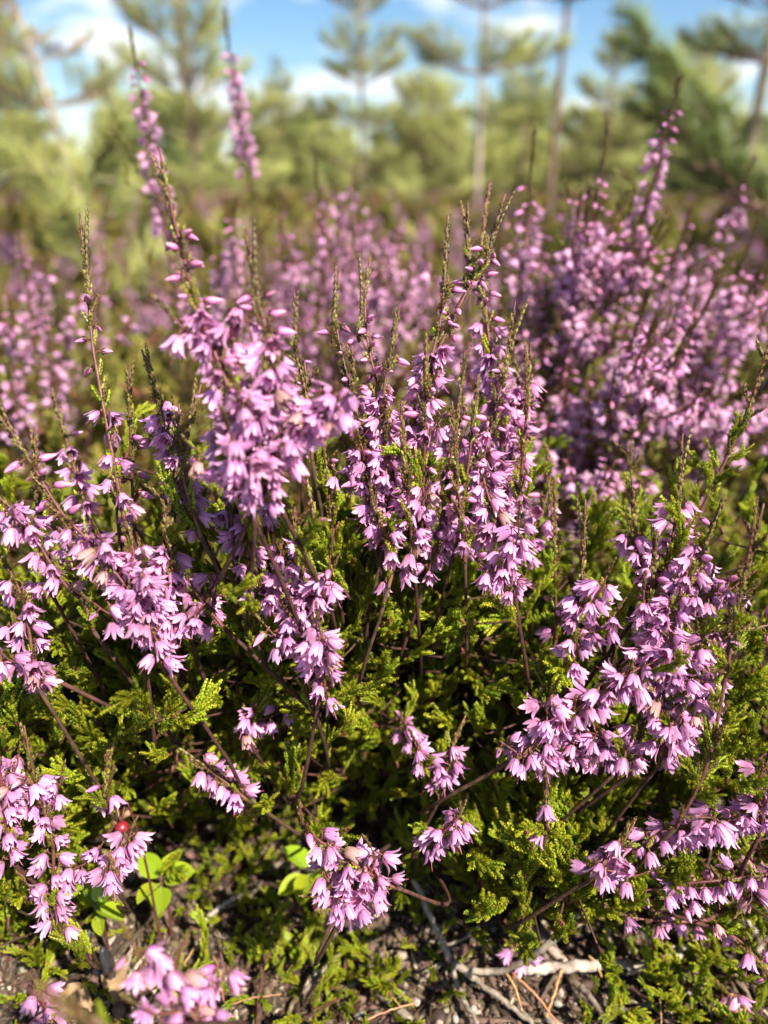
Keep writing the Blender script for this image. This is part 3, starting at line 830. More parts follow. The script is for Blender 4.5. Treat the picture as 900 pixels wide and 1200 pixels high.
pg = Plant(G(560, 830), 'blossomless green heather plant filling the gap between middle stems and arching sprays', 11)
ph = Plant(G(150, 800), 'shaded green heather plant in the dark hollow under the slanting sprays', 12)
pk = Plant(G(650, 950), 'dense low green heather cushion above the forked grey branch', 13)
pm = Plant(G(860, 800), 'tall blossomless green heather plant behind the arching sprays', 14)
pj = Plant(G(370, 830), 'green heather plant under the large lilac blossom clusters', 15)
for pt, px, py, d, n, sp in (
    (pg, 520, 730, .235, 22, .012), (pg, 560, 760, .245, 24, .013), (pg, 610, 740, .24, 24, .013), (pg, 640, 690, .25, 20, .014), (pg, 580, 700, .255, 20, .014), (pg, 500, 820, .26, 20, .014),
    (pg, 560, 840, .265, 20, .014), (pg, 470, 780, .26, 16, .012), (pg, 650, 760, .25, 18, .014), (pg, 540, 900, .275, 18, .014), (pg, 640, 640, .26, 18, .016), (pg, 610, 810, .26, 18, .013),
    (ph, 60, 780, .245, 22, .014), (ph, 120, 800, .25, 24, .015), (ph, 180, 830, .25, 22, .014), (ph, 230, 830, .25, 22, .014), (ph, 90, 850, .255, 20, .014), (ph, 270, 860, .255, 18, .014), (ph, 150, 870, .265, 18, .013), (ph, 20, 820, .24, 18, .013),
    (ph, 210, 900, .27, 16, .012), (ph, 190, 960, .29, 14, .012), (ph, 300, 960, .295, 14, .013), (ph, 250, 930, .285, 14, .012), (pv, 20, 1100, .24, 22, .010), (pv, 60, 1010, .235, 16, .008), (pv, 10, 1160, .245, 16, .010), (pv, 40, 950, .23, 16, .009), (ph, 40, 720, .25, 18, .015), (ph, 110, 730, .255, 18, .015),
    (pk, 600, 1020, .225, 24, .008), (pk, 640, 1000, .222, 26, .008), (pk, 670, 1030, .226, 24, .008), (pk, 620, 1050, .232, 22, .008), (pk, 580, 1000, .235, 16, .008), (pk, 690, 1000, .232, 18, .009), (pk, 650, 970, .235, 18, .009), (pk, 560, 1040, .25, 12, .008), (pk, 700, 1060, .238, 16, .009), (pk, 520, 1010, .27, 14, .011),
    (pm, 820, 640, .245, 22, .016), (pm, 850, 720, .245, 22, .016), (pm, 890, 680, .24, 20, .016), (pm, 880, 800, .235, 22, .014), (pm, 850, 860, .235, 22, .013), (pm, 890, 900, .23, 20, .013),
    (pj, 350, 700, .226, 22, .011), (pj, 400, 680, .222, 24, .010), (pj, 430, 720, .226, 22, .009), (pj, 390, 740, .228, 20, .009), (pj, 320, 800, .235, 20, .011), (pj, 280, 720, .23, 18, .011), (pj, 360, 830, .25, 18, .012), (pj, 330, 880, .26, 16, .012), (pj, 250, 780, .23, 18, .009), (pj, 300, 650, .23, 16, .012), (pj, 430, 640, .23, 16, .010)):
    pt.twig(P(px, py, d), n, sp, 1.05)

pa = Plant(G(470, 860), 'low mossy green heather mat between the dark hollow and the trailing sprig', 31)
pb = Plant(G(90, 880), 'low mossy green heather mat beside the yellow green plant', 32)
for pt, px, py, d, n, sp in ((pa, 430, 720, .222, 24, .009), (pa, 480, 760, .235, 24, .010), (pa, 530, 700, .23, 24, .010), (pa, 560, 730, .232, 24, .010), (pa, 440, 830, .25, 22, .011), (pa, 500, 880, .26, 22, .011), (pa, 550, 860, .255, 22, .011), (pa, 600, 790, .24, 24, .011), (pa, 390, 900, .265, 20, .011), (pa, 460, 960, .28, 20, .011), (pa, 350, 770, .228, 20, .010), (pa, 640, 830, .24, 20, .011),
                             (pb, 40, 790, .23, 24, .010), (pb, 90, 830, .24, 24, .010), (pb, 150, 850, .245, 22, .010), (pb, 20, 870, .23, 22, .009), (pb, 200, 880, .25, 20, .010), (pb, 100, 900, .25, 20, .010), (pb, 20, 960, .232, 20, .009), (pb, 260, 900, .255, 20, .011), (pb, 130, 740, .24, 20, .011), (pb, 200, 760, .235, 20, .010), (pb, 60, 960, .245, 16, .008)):
    pt.twig(P(px, py, d), n, sp, .8)

# thin leafy stems without blossom, standing up out of the green
for pt, pts, tp in ((pr, [(895, 590, .19), (868, 700, .192), (830, 890, .196), (792, 970, .2)], 1.8),
                    (pr, [(838, 660, .2), (812, 760, .2), (788, 850, .202), (770, 900, .205)], 1.6),
                    (pr, [(905, 395, .21), (880, 470, .212), (850, 540, .215), (800, 640, .22)], 1.8),
                    (pl, [(357, 425, .2), (362, 480, .2), (366, 540, .202)], 1.2), (pl, [(322, 430, .197), (318, 480, .199), (314, 540, .2)], .9),
                    (pl, [(190, 575, .195), (196, 620, .195), (204, 680, .197)], 1.2), (pc, [(502, 480, .215), (500, 530, .215), (498, 600, .216)], 1.0),
                    (pl, [(345, 590, .195), (350, 640, .196), (352, 690, .198)], 1.4), (pc, [(380, 520, .21), (384, 570, .21), (392, 640, .211)], 1.4),
                    (pr, [(735, 520, .24), (742, 600, .238), (750, 680, .235)], 1.2), (pw, [(80, 620, .2), (92, 680, .2), (110, 740, .2)], 1.2)):
    so = pt.stem(pts, tp, 0, 0, .002, 0, r=.0006)
    top, L = spline([A3(P(*q)) for q in pts], 30)
    for i in range(int(L / .005)):
        u = .12 + .86 * i / (L / .005); k = min(28, int(u * 29)); ax = unit(top[k] - top[k + 1]); a, b, _ = frame_of(ax)
        q = i * 2.4; o = math.cos(q) * a + math.sin(q) * b
        pt.put('leafy_tip' if u < .4 else 'leafy_shoot', TIP[0] if u < .4 else LEAFY_ME[6], so, top[k], ax * 1.0 + o * .8, .55 if u > .4 else .8)

# ------------------------------------------------------------------ heather: bushes of the field behind
def make_spike(seed, H, blos, dens, lean=.12, sides=True):
    """a whole flowering stem of a bush farther off, with its bells joined to it"""
    rng = random.Random(seed)
    mb = MB()
    an = rng.uniform(0, 6.28)
    lx, ly = math.cos(an) * lean * H, math.sin(an) * lean * H
    path, L = spline([(0, 0, 0), (lx * .1, ly * .1, H * .3), (lx * .5, ly * .5, H * .65), (lx, ly, H)], 50)
    mb.tube(path, .0013, .0004, 'wood', 5)
    def arr(a, p, d, s):
        mb.merge(a[0], a[1], a[2], a[3], a[4], np.array(orient(p, d, rng.uniform(0, 6.28), s)), rng.random())
    tipL = .016
    arr(TIP_ARR[seed % 2], path[-1] - unit(path[-1] - path[-4]) * .012, path[-1] - path[-4], rng.uniform(.9, 1.2))
    z1 = L - tipL * .8; z0 = L - blos
    def spray(path, L, s1, s0, g, bud_u):
        q = rng.uniform(0, 6.28); n = max(2, int(abs(s1 - s0) / g)); ph = rng.uniform(0, 6.28)
        for i in range(n):
            u = i / n
            if sides and math.sin(u * 9 + ph) < -.72 and rng.random() < .8: continue          # bare gaps along the stem
            s = s1 + (s0 - s1) * u + rng.uniform(-.0015, .0015)
            x = max(0, s / L * (len(path) - 1)); k = min(int(x), len(path) - 2)
            p = path[k] + (path[k + 1] - path[k]) * (x - k); ax = unit(path[k + 1] - path[k])
            a, b, _ = frame_of(ax); q += 2.4 + rng.uniform(-.8, .8)
            o = math.cos(q) * a + math.sin(q) * b
            p0 = p; p = p + o * rng.uniform(.0016, .0030 + .002 * u)
            mb.tube([p0, p], .0003, .00025, 'stem', 3)
            if u < bud_u + rng.uniform(-.06, .06):
                if rng.random() < (.7 if sides else 1): arr(BUD_ARR[i % 2], p, o + np.array((0, 0, -.3)), rng.uniform(.7, 1.0))
            else:
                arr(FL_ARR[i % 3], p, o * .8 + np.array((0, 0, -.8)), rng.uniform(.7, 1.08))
    spray(path, L, z1, z0, dens * 1.25, .4 if dens > .0013 else .22)
    for j in range(0 if not sides else 3 if dens > .0013 else 6):                                    # side sprays
        sx = rng.uniform(z0 - .01, L - blos * .35); k = min(47, int(sx / L * 49))
        ax = unit(path[k + 1] - path[k]); a, b, _ = frame_of(ax); q = rng.uniform(0, 6.28)
        o = math.cos(q) * a + math.sin(q) * b; ll = rng.uniform(.018, .042)
        sp, SL = spline([path[k], path[k] + (o * .45 + ax * .45) * ll, path[k] + (o * .62 + ax * .95) * ll], 14)
        mb.tube(sp, .0006, .0004, 'stem', 4)
        arr(TIP_ARR[j % 2], sp[-1] - unit(sp[-1] - sp[-3]) * .006, sp[-1] - sp[-3], rng.uniform(.5, .9))
        spray(sp, SL, SL * .9, SL * .15, dens * 1.2, rng.choice((.0, .3, .5)))
    for i in range(22):
        s = rng.uniform(.2 * L, L - blos * .7); x = s / L * 49; k = min(int(x), 48)
        ax = unit(path[k + 1] - path[k]); a, b, _ = frame_of(ax); q = rng.uniform(0, 6.28)
        o = math.cos(q) * a + math.sin(q) * b
        arr(LEAFY_ARR[i % 2], path[k], o * .6 + ax, rng.uniform(.7, 1.1))
    SPIKE_TIP.append(tuple(path[-1]))
    return mb.mesh('flowering_stem')
SPIKE_TIP = []
SPIKES = [make_spike(200 + i, H, b, d) for i, (H, b, d) in enumerate(
    ((.24, .085, .0016), (.27, .10, .0020), (.22, .07, .0014), (.29, .075, .0026), (.20, .09, .0017), (.25, .05, .0028), (.24, .10, .00115), (.27, .12, .00125), (.22, .09, .0011)))]
SPIKES.append(make_spike(260, .30, .085, .00125, .06, False)); SPIKES.append(make_spike(261, .30, .075, .0008, .06, False))
SPIKE_H = (.24, .27, .22, .29, .20, .25, .24, .27, .22, .30, .30)

def bush(x, y, n, spread, seed, hscale=1.0, label='pink heather bush in the blurred heath behind the sharp sprays', leaf=10, group='heather bushes of the heath behind', lean=.25):
    rng = random.Random(seed)
    o = empty('heather_bush', (x, y, 0), label, 'heather', group)
    for i in range(n):
        a = rng.uniform(0, 6.28); rr = spread * math.sqrt(rng.random())
        k = rng.randrange(9)
        d = np.array((math.cos(a) * rr / spread * lean + rng.gauss(0, .08), math.sin(a) * rr / spread * lean + rng.gauss(0, .08), 1))
        m = orient((math.cos(a) * rr, math.sin(a) * rr, -.004), d, rng.uniform(0, 6.28), hscale * rng.uniform(.8, 1.08))
        link('flowering_stem', SPIKES[k], o, m)
    for i in range(leaf):
        a = rng.uniform(0, 6.28); rr = spread * math.sqrt(rng.random()) * 1.1
        k = rng.randrange(3)
        s = rng.uniform(2.2, 4.6)
        s *= 1.0 if spread < .1 else 1.5
        m = orient((math.cos(a) * rr, math.sin(a) * rr, -.003), (math.cos(a) * .3, math.sin(a) * .3, 1), rng.uniform(0, 6.28), s)
        link('leafy_shoot', LEAFY_OLD[k], o, m)
    return o

rng = random.Random(77)
spots = []
def try_spot(x, y, mind):
    if all((x - a) ** 2 + (y - b) ** 2 > mind ** 2 for a, b in spots):
        spots.append((x, y)); return True
    return False
n_b = 0
BL = [('soft pink heather bush directly behind the sharp sprays', 'heather bushes behind the sprays')] * 2 + \
     [('blurred pink heather bush midway over the heath', 'heather bushes midway over the heath')] + \
     [('hazy pink heather bush on the far heath before the young pines', 'heather bushes of the far heath')] * 2
for band, (y0, y1, md, count, n, sp, leaf) in enumerate(((.40, .62, .085, 22, 4, .05, 22), (.62, 1.1, .13, 26, 5, .075, 20), (1.1, 2.2, .22, 34, 5, .11, 20), (2.2, 4.2, .36, 44, 5, .17, 18), (4.2, 7.0, .55, 46, 5, .24, 16))):
    got = 0
    for tr in range(1500):
        if got >= count: break
        y = rng.uniform(y0, y1); x = rng.uniform(-1, 1) * (.10 + y * .62)
        hs = rng.uniform(.75, .95) if band < 2 else rng.uniform(.72, .98)
        if try_spot(x, y, md):
            bush(x, y, (n if not (x > .08 * y and band < 2) else 2) if x > -.10 * y else (n + 1) // 2 if band > 0 else 1, sp, 1000 + n_b, hs, leaf=leaf, label=BL[band][0], group=BL[band][1]); n_b += 1; got += 1

# single tall stems that stand out against the trees
def aim(k, L, roll, off, zs):
    """matrix that carries the tip of stem mesh k to the vector L"""
    m = orient((0, 0, 0), L, roll, (1.0, 1.0, zs)).to_3x3()
    v = m @ Vector(SPIKE_TIP[k])
    q = v.rotation_difference(Vector(L))
    return Matrix.Translation(Vector(off)) @ (q.to_matrix() @ m).to_4x4()
def tall(px, py, d, label, which, base_dx=0.0, scale_h=None, extra=()):
    t = A3(P(px, py, d))
    o = empty('heather_bush', (t[0] + base_dx, t[1] + .01, 0), label, 'heather')
    L = t - np.array((t[0] + base_dx, t[1] + .01, 0))
    H = SPIKE_H[which]
    link('flowering_stem', SPIKES[which], o, aim(which, L, which, (0, 0, -.002), np.linalg.norm(L) / H))
    for j, (dx, dy, hh, k) in enumerate(extra):
        link('flowering_stem', SPIKES[k], o, orient((dx * .4, dy * .4, -.002), (dx * 3, dy * 3, 1), j * 2.1, (1, 1, hh / SPIKE_H[k])))
    for j in range(8):
        a = j * 2.4
        link('leafy_shoot', LEAFY_OLD[1], o, orient((.015 * math.cos(a), .015 * math.sin(a), -.002), (math.cos(a) * .3, math.sin(a) * .3, 1), a, 2.6))
    return o
tall(152, 30, .36, 'tall lone heather stem rising in front of the pale leaning pine trunk', 9, .012, extra=((.012, .004, .245, 9), (.02, 0, .225, 9)))
tall(264, 22, .46, 'tall heather stem with a dense blossom tuft before the shaded pine', 10, .03, extra=((.03, .02, .26, 5), (.045, -.01, .25, 4)))
tall(712, 150, .32, 'bright heather stem in front of the reddish pine trunk', 1, .0, extra=((.03, .0, .22, 0), (-.02, .02, .21, 4)))
tall(798, 86, .33, 'tallest heather stem below the dark overhanging pine bough', 9, -.05, extra=((-.025, .0, .27, 1), (.03, .01, .24, 0), (-.05, .0, .23, 4)))
tall(885, 180, .40, 'heather stem standing under the brown twig of the dark pine bough', 0, -.06, extra=((.0, -.02, .24, 1), (-.04, .01, .25, 4), (.03, 0, .22, 2)))
# slanting sprays right of the middle
def slant(tip, base, label, which, extra=()):
    t = A3(P(*tip)); b = A3(P(*base)); b[2] = 0
    o = empty('heather_bush', b, label, 'heather')
    for j, (tp, k) in enumerate([(tip, which)] + list(extra)):
        L = A3(P(*tp)) - b
        link('flowering_stem', SPIKES[k], o, aim(k, L, j * 1.7, (0, 0, -.002), np.linalg.norm(L) / SPIKE_H[k]))
    for j in range(9):
        a = j * 2.4
        link('leafy_shoot', LEAFY_OLD[2], o, orient((.02 * math.cos(a), .02 * math.sin(a), -.002), (math.cos(a) * .5, math.sin(a) * .5, 1), a, 2.2))
    return o
slant((838, 335, .30), (610, 640, .40), 'heather bush with long slanting blossom sprays beside the tallest stem', 7,
      extra=(((762, 335, .29), 8), ((800, 400, .29), 6), ((690, 420, .32), 8), ((728, 520, .285), 6), ((645, 470, .31), 6), ((770, 430, .30), 0), ((815, 370, .28), 2)))
slant((620, 330, .36), (600, 560, .42), 'upright heather bush with crowded pale blossom behind the dark bud stems', 7,
      extra=(((660, 300, .38), 6), ((580, 380, .34), 8), ((690, 260, .4), 6), ((540, 350, .38), 8), ((640, 240, .42), 1)))
slant((710, 170, .33), (600, 560, .42), 'tall heather bush with bright plumes before the reddish pine trunk', 6, extra=(((690, 230, .33), 7), ((735, 230, .34), 2), ((770, 200, .34), 7), ((780, 250, .33), 0)))
slant((890, 250, .36), (730, 600, .45), 'heather bush with bright blossom reaching past the leafy stems', 7, extra=(((905, 300, .34), 8), ((860, 330, .38), 6), ((880, 420, .33), 8), ((905, 440, .30), 6), ((840, 260, .4), 6)))
slant((330, 260, .48), (360, 560, .5), 'pale pink heather bush seen between the lilac plant and the bud stems', 1, extra=(((420, 230, .5), 0), ((470, 240, .52), 2), ((380, 300, .46), 4), ((500, 280, .47), 6), ((440, 300, .45), 7), ((405, 270, .48), 6), ((480, 320, .44), 8), ((350, 330, .44), 2)))
slant((20, 270, .42), (60, 560, .44), 'pink heather bush behind the slanting sprays and the thin leafy stem', 0, extra=(((45, 330, .4), 4), ((-5, 330, .38), 2), ((8, 430, .34), 1), ((120, 330, .44), 5)))

# ------------------------------------------------------------------ small things on the ground
def lingon(base, label, leaves, seed, lift=0.0):
    """leaves: (direction xyz, length, width ratio, height of attachment)"""
    rng = random.Random(seed)
    leaves = [(q[0], q[1], q[2], q[3] + lift) for q in leaves]
    b = A3(base); b[2] = gz(b[0], b[1])
    o = empty('lingonberry_plant', b, label, 'lingonberry', None)
    H = max(q[3] for q in leaves) + .002
    mb = MB(); mb.tube(spline([(0, 0, -.002), (.001, .0005, H * .5), (0, 0, H)], 8)[0], .0006, .0004, 'stem', 6)
    link('stem', mb.mesh('stem'), o)
    for d, L, wr, h in leaves:
        d = unit(A3(d)); L *= 1.15; wr *= .95
        mb = MB()
        vs, ts, fs = [], [], []
        nu, nv = 9, 5
        for i in range(nu + 1):
            u = i / nu
            hw = L * wr * .5 * (math.sin(math.pi * min(.999, u ** .85)) ** .62) + .00005
            for k in range(nv):
                v = (k / (nv - 1) * 2 - 1)
                z = .16 * L * (abs(v) ** 1.5) * (hw / (L * wr * .5)) - .12 * L * u * u - (.0004 if abs(v) < .1 else 0)
                vs.append((v * hw, L * u, z)); ts.append(.5 * abs(v) ** 2)
        for i in range(nu):
            for k in range(nv - 1):
                a = i * nv + k
                fs.append((a, a + 1, a + nv + 1, a + nv))
        mb.add(vs, fs, 'lingon', ts)
        mb.tube([(0, L * u, -.12 * L * u * u - .0002) for u in np.linspace(0, .93, 8)], .00022, .0001, 'lingonvein', 4)
        mb.tube([(0, -.0016, -.0004), (0, .0004, 0)], .0003, .0003, 'lingonvein', 4)
        me = mb.mesh('leaf')
        s = unit(np.cross(d, (0, 0, 1))); n = np.cross(s, d)
        ro = rng.uniform(-.3, .3); s2 = s * math.cos(ro) + n * math.sin(ro); n2 = np.cross(s2, d)
        q = np.array((0, 0, h)) + d * .0012
        link('leaf', me, o, Matrix(((s2[0], d[0], n2[0], q[0]), (s2[1], d[1], n2[1], q[1]), (s2[2], d[2], n2[2], q[2]), (0, 0, 0, 1))))
    return o
def at(px, py, z):
    q = A3(G(px, py, z)); return np.array((q[0], q[1], 0.0))
lingon(at(115, 1075, .030), 'lingonberry plant with two long glossy leaves beside the black husk',
       [((.42, .35, .85), .0125, .58, .012), ((.75, -.35, .12), .0095, .62, .013), ((-.5, .4, .3), .009, .55, .012), ((.3, -.6, -.1), .006, .6, .011)], 1, .016)
lingon(at(188, 1030, .030), 'lingonberry plant with a rosette of five round light green leaves', 
       [((-.7, .6, .35), .0095, .72, .018), ((.35, .75, .35), .0085, .66, .018), ((.85, .1, .25), .0095, .78, .018), ((-.35, -.55, .1), .008, .78, .017), ((.15, -.9, -.05), .0085, .8, .016)], 2, .012)
lingon(at(362, 1010, .030), 'lingonberry plant half hidden behind the trailing nodding sprig',
       [((-.75, .6, .3), .010, .72, .022), ((-.1, -.7, .05), .0105, .68, .021), ((.75, -.5, .05), .0095, .75, .021), ((.3, .5, .4), .008, .7, .021), ((-.9, -.4, -.1), .0095, .7, .018)], 3, .009)
lingon(at(205, 930, .02), 'lingonberry seedling tucked among the shaded green shoots', [((.5, -.5, .3), .006, .7, .01), ((-.6, -.3, .3), .006, .7, .01), ((.1, .7, .4), .006, .7, .01)], 4)
lingon(at(345, 1085, .008), 'tiny lingonberry seedling on the bare crumbs below the trailing sprig', [((.8, -.2, .3), .0055, .75, .006), ((-.7, .1, .3), .0055, .75, .006), ((0, -.8, .2), .005, .75, .006)], 5)

def red_berry():
    b = at(141, 972, .022); c = A3(P(143, 970, .218)); bz = c[2] - gz(c[0], c[1])
    o = empty('red_berry', (c[0], c[1], gz(c[0], c[1])), 'small glossy red berry hanging by the dry brown twig', 'berry')
    mb = MB()
    n, sd, r = 10, 14, .0021
    vs, fs = [], []
    for i in range(n + 1):
        t = math.pi * i / n
        for k in range(sd):
            q = 2 * math.pi * k / sd
            vs.append((r * math.sin(t) * math.cos(q), r * math.sin(t) * math.sin(q), bz - r * .95 * math.cos(t)))
    for i in range(n):
        for k in range(sd):
            k2 = (k + 1) % sd
            fs.append((i * sd + k, i * sd + k2, (i + 1) * sd + k2, (i + 1) * sd + k))
    mb.add(vs, fs, 'berry')
    link('fruit', mb.mesh('fruit'), o)
    mb = MB(); mb.tube(spline([(.001, .010, -.001), (.001, .009, bz * .7), (.0005, .005, bz + .005), (0, 0, bz + .002)], 14)[0], .0005, .0003, 'stem', 6)
    link('stalk', mb.mesh('stalk'), o)
    mb = MB()
    for k in range(5):
        q = k * 1.2566; e = np.array((math.cos(q), math.sin(q), 0)); s = np.array((-e[1], e[0], 0)); z = np.array((0, 0, bz - r))
        mb.add([z, z + e * .0006 + s * .0004, z + e * .0012 + (0, 0, -.0004), z + e * .0006 - s * .0004], [(0, 1, 2), (0, 2, 3)], 'bract')
    link('calyx', mb.mesh('calyx'), o)
red_berry()

def husk(p0, p1, p2, w, label):
    """wrinkled black husk: a ridged spindle"""
    rng = random.Random(int(w * 1e5))
    path, L = spline([p0, p1, p2], 16)
    base = path[len(path) // 2].copy(); base[2] = 0
    mb = MB(); vs, fs = [], []
    sd = 18
    for i in range(16):
        u = i / 15
        r = w * (math.sin(math.pi * (.06 + .9 * u)) ** .6)
        d = path[min(i + 1, 15)] - path[max(i - 1, 0)]
        a, b, _ = frame_of(d)
        for k in range(sd):
            q = 2 * math.pi * k / sd
            rr = r * (1 + .10 * math.cos(q * 6 + u * 2) + rng.uniform(-.05, .05))
            vs.append(path[i] + rr * (math.cos(q) * a + math.sin(q) * b * .75) - base)
    for i in range(15):
        for k in range(sd):
            k2 = (k + 1) % sd
            fs.append((i * sd + k, i * sd + k2, (i + 1) * sd + k2, (i + 1) * sd + k))
    fs.append(tuple(range(sd))[::-1]); fs.append(tuple(15 * sd + k for k in range(sd)))
    mb.add(vs, fs, 'char')
    o = link('husk', mb.mesh('husk')); o.location = base
    tag(o, label, 'husk')
husk(A3(G(104, 1090, .030)), A3(G(102, 1116, .022)), A3(G(120, 1146, .004)), .0021, 'long black wrinkled husk leaning beside the two glossy leaves')
husk(A3(G(119, 1112, .024)), A3(G(126, 1130, .015)), A3(G(134, 1150, .004)), .0026, 'short black wrinkled husk lying against the longer husk')

def branch_obj(name, limbs, label, cat, m, group=None, seed=1, knots=0):
    """a dead stick: limbs are (points, r0, r1); the first is the main one"""
    rng = random.Random(seed)
    base = np.mean([A3(q) for q in limbs[0][0]], axis=0); base[2] = 0
    mb = MB()
    for pts, r0, r1 in limbs:
        path, L = spline(pts, max(10, int(6 * len(pts))))
        for i in range(1, len(path) - 1):
            path[i] += np.array((rng.gauss(0, r0 * .22), rng.gauss(0, r0 * .22), rng.gauss(0, r0 * .15)))
        mb.tube(path - base, r0, r1, m, 8, .14, rng)
    o = link(name, mb.mesh(name)); o.location = base
    return tag(o, label, cat, group)
g = lambda px, py, z=.002: A3(G(px, py, z))
branch_obj('dead_branch', [([g(484, 1030, .022), g(508, 1080, .013), g(528, 1122, .005), g(552, 1142, .004)], .0011, .0013),
                           ([g(545, 1138, .004), g(590, 1136, .006), g(640, 1108, .022), g(692, 1058, .040)], .0011, .0013),
                           ([g(530, 1124, .005), g(538, 1160, .003), g(560, 1200, .002)], .0009, .0007),
                           ([g(545, 1140, .004), g(580, 1165, .003), g(625, 1200, .002)], .0010, .0008),
                           ([g(520, 1108, .006), g(540, 1102, .007), g(562, 1085, .012)], .0006, .0004)],
           'forked grey dead heather branch lying at the edge of the bare crumbs', 'branch', 'greywood', seed=3)
branch_obj('dead_stick', [([g(614, 1136, .003), g(660, 1133, .003), g(710, 1130, .003), g(742, 1132, .002)], .0020, .0017)],
           'thick pale bleached stick below the forked grey branch', 'stick', 'palewood', seed=4)
branch_obj('dead_stick', [([g(735, 1136, .003), g(780, 1125, .004), g(815, 1105, .006)], .0016, .0009), ([g(780, 1125, .004), g(790, 1108, .006)], .0006, .0004)],
           'thin pale stick continuing from the thick bleached stick', 'stick', 'palewood', seed=5)
branch_obj('dead_stick', [([g(712, 1085, .014), g(716, 1120, .005), g(722, 1180, .002)], .0008, .0006)], 'upright thin grey twig crossing the thick bleached stick', 'stick', 'greywood', seed=6)
branch_obj('dead_stick', [([g(680, 1155, .003), g(700, 1180, .003), g(712, 1215, .003)], .0011, .0009)], 'short curved grey stick under the thick bleached stick', 'stick', 'greywood', seed=7)
branch_obj('dead_twig', [([g(312, 1092, .005), g(308, 1130, .004), g(300, 1210, .002)], .0009, .0010), ([g(308, 1130, .004), g(325, 1105, .006)], .0005, .0003)], 'upright brown twig near the tiny seedling on the crumbs', 'twig', 'wood', seed=8)
branch_obj('dead_twig', [([g(355, 1165, .003), g(388, 1128, .004), g(424, 1098, .005)], .0009, .0006)], 'grey twig slanting through the small green tuft on the crumbs', 'twig', 'greywood', seed=9)
branch_obj('dead_twig', [([g(236, 1085, .004), g(256, 1064, .005), g(284, 1046, .006)], .0011, .0007)], 'pale broken twig next to the rosette of round leaves', 'twig', 'palewood', seed=10)
branch_obj('dead_twig', [([g(92, 1000, .030), g(118, 975, .038), g(152, 952, .048)], .0014, .0010), ([g(118, 975, .038), g(140, 962, .045), g(160, 980, .02), g(165, 985, 0)], .0006, .0003)], 'dry brown braided twig beside the red berry', 'twig', 'dryleaf', seed=11)
branch_obj('dead_twig', [([g(300, 845, .03), g(330, 868, .03), g(375, 885, .032)], .0013, .0009), ([g(330, 868, .03), g(318, 900, .012), g(320, 930, 0)], .0008, .0012)], 'brown woody twig in the dark hollow between the plants', 'twig', 'wood', seed=12)
branch_obj('dead_twig', [([g(120, 906, .03), g(150, 912, .03), g(185, 918, .028)], .0010, .0008), ([g(150, 912, .03), g(158, 950, .0)], .0007, .0010)], 'pale brown twig lying across the shaded shoots', 'twig', 'greywood', seed=13)
for i, (a, b, r) in enumerate((((592, 1138), (612, 1185), .0007), ((600, 1140), (655, 1202), .0007), ((658, 1136), (640, 1192), .0008), ((770, 1160), (775, 1200), .0005), ((855, 1165), (870, 1180), .0006),
                               ((250, 1120), (262, 1175), .0006), ((260, 1180), (330, 1165), .0006), ((440, 1160), (470, 1180), .0005), ((215, 1130), (228, 1110), .0007), ((690, 1120), (705, 1145), .0006), ((430, 1195), (490, 1175), .0005))):
    A, B = g(*a, .0045), g(*b, .0035); r *= .62
    branch_obj('dry_needle', [([A, (A + B) / 2 + np.array((.0006, .0006, .0004)), B], r, r * .7)], 'orange brown fallen pine needle on the crumbs by the dead sticks', 'needle', 'straw', 'fallen pine needles on the crumbs', seed=20 + i)

def curled_leaf(px, py, L, w, yaw, label, seed):
    rng = random.Random(seed)
    mb = MB(); vs, fs = [], []
    nu, nv = 10, 6
    for i in range(nu + 1):
        u = i / nu; hw = w * (math.sin(math.pi * min(.98, .04 + .94 * u)) ** .7)
        for k in range(nv):
            v = k / (nv - 1) * 2 - 1
            vs.append((v * hw, (u - .5) * L, .0025 * v * v + .002 * math.sin(u * 4) + rng.uniform(-.0002, .0002)))
    n0 = len(vs)
    vs += [(a, b, c - .0004) for a, b, c in vs]
    for i in range(nu):
        for k in range(nv - 1):
            a = i * nv + k
            fs += [(a, a + 1, a + nv + 1, a + nv), (n0 + a + nv, n0 + a + nv + 1, n0 + a + 1, n0 + a)]
    mb.add(vs, fs, 'dryleaf')
    o = link('dry_leaf', mb.mesh('dry_leaf'))
    q = g(px, py, .003); o.location = (q[0], q[1], gz(q[0], q[1]) + .0022); o.rotation_euler = (0.1, .2, yaw)
    tag(o, label, 'leaf')
curled_leaf(135, 1165, .017, .004, .5, 'curled brown dry leaf just under the black husks', 1)
curled_leaf(165, 1172, .014, .003, -.9, 'narrow brown dry leaf touching the curled brown leaf', 2)
curled_leaf(85, 1188, .015, .004, 1.3, 'broad brown dry leaf below the low yellow green plant', 3)
curled_leaf(205, 1010, .012, .004, .2, 'flat pale dry leaf beside the rosette of round leaves', 4)

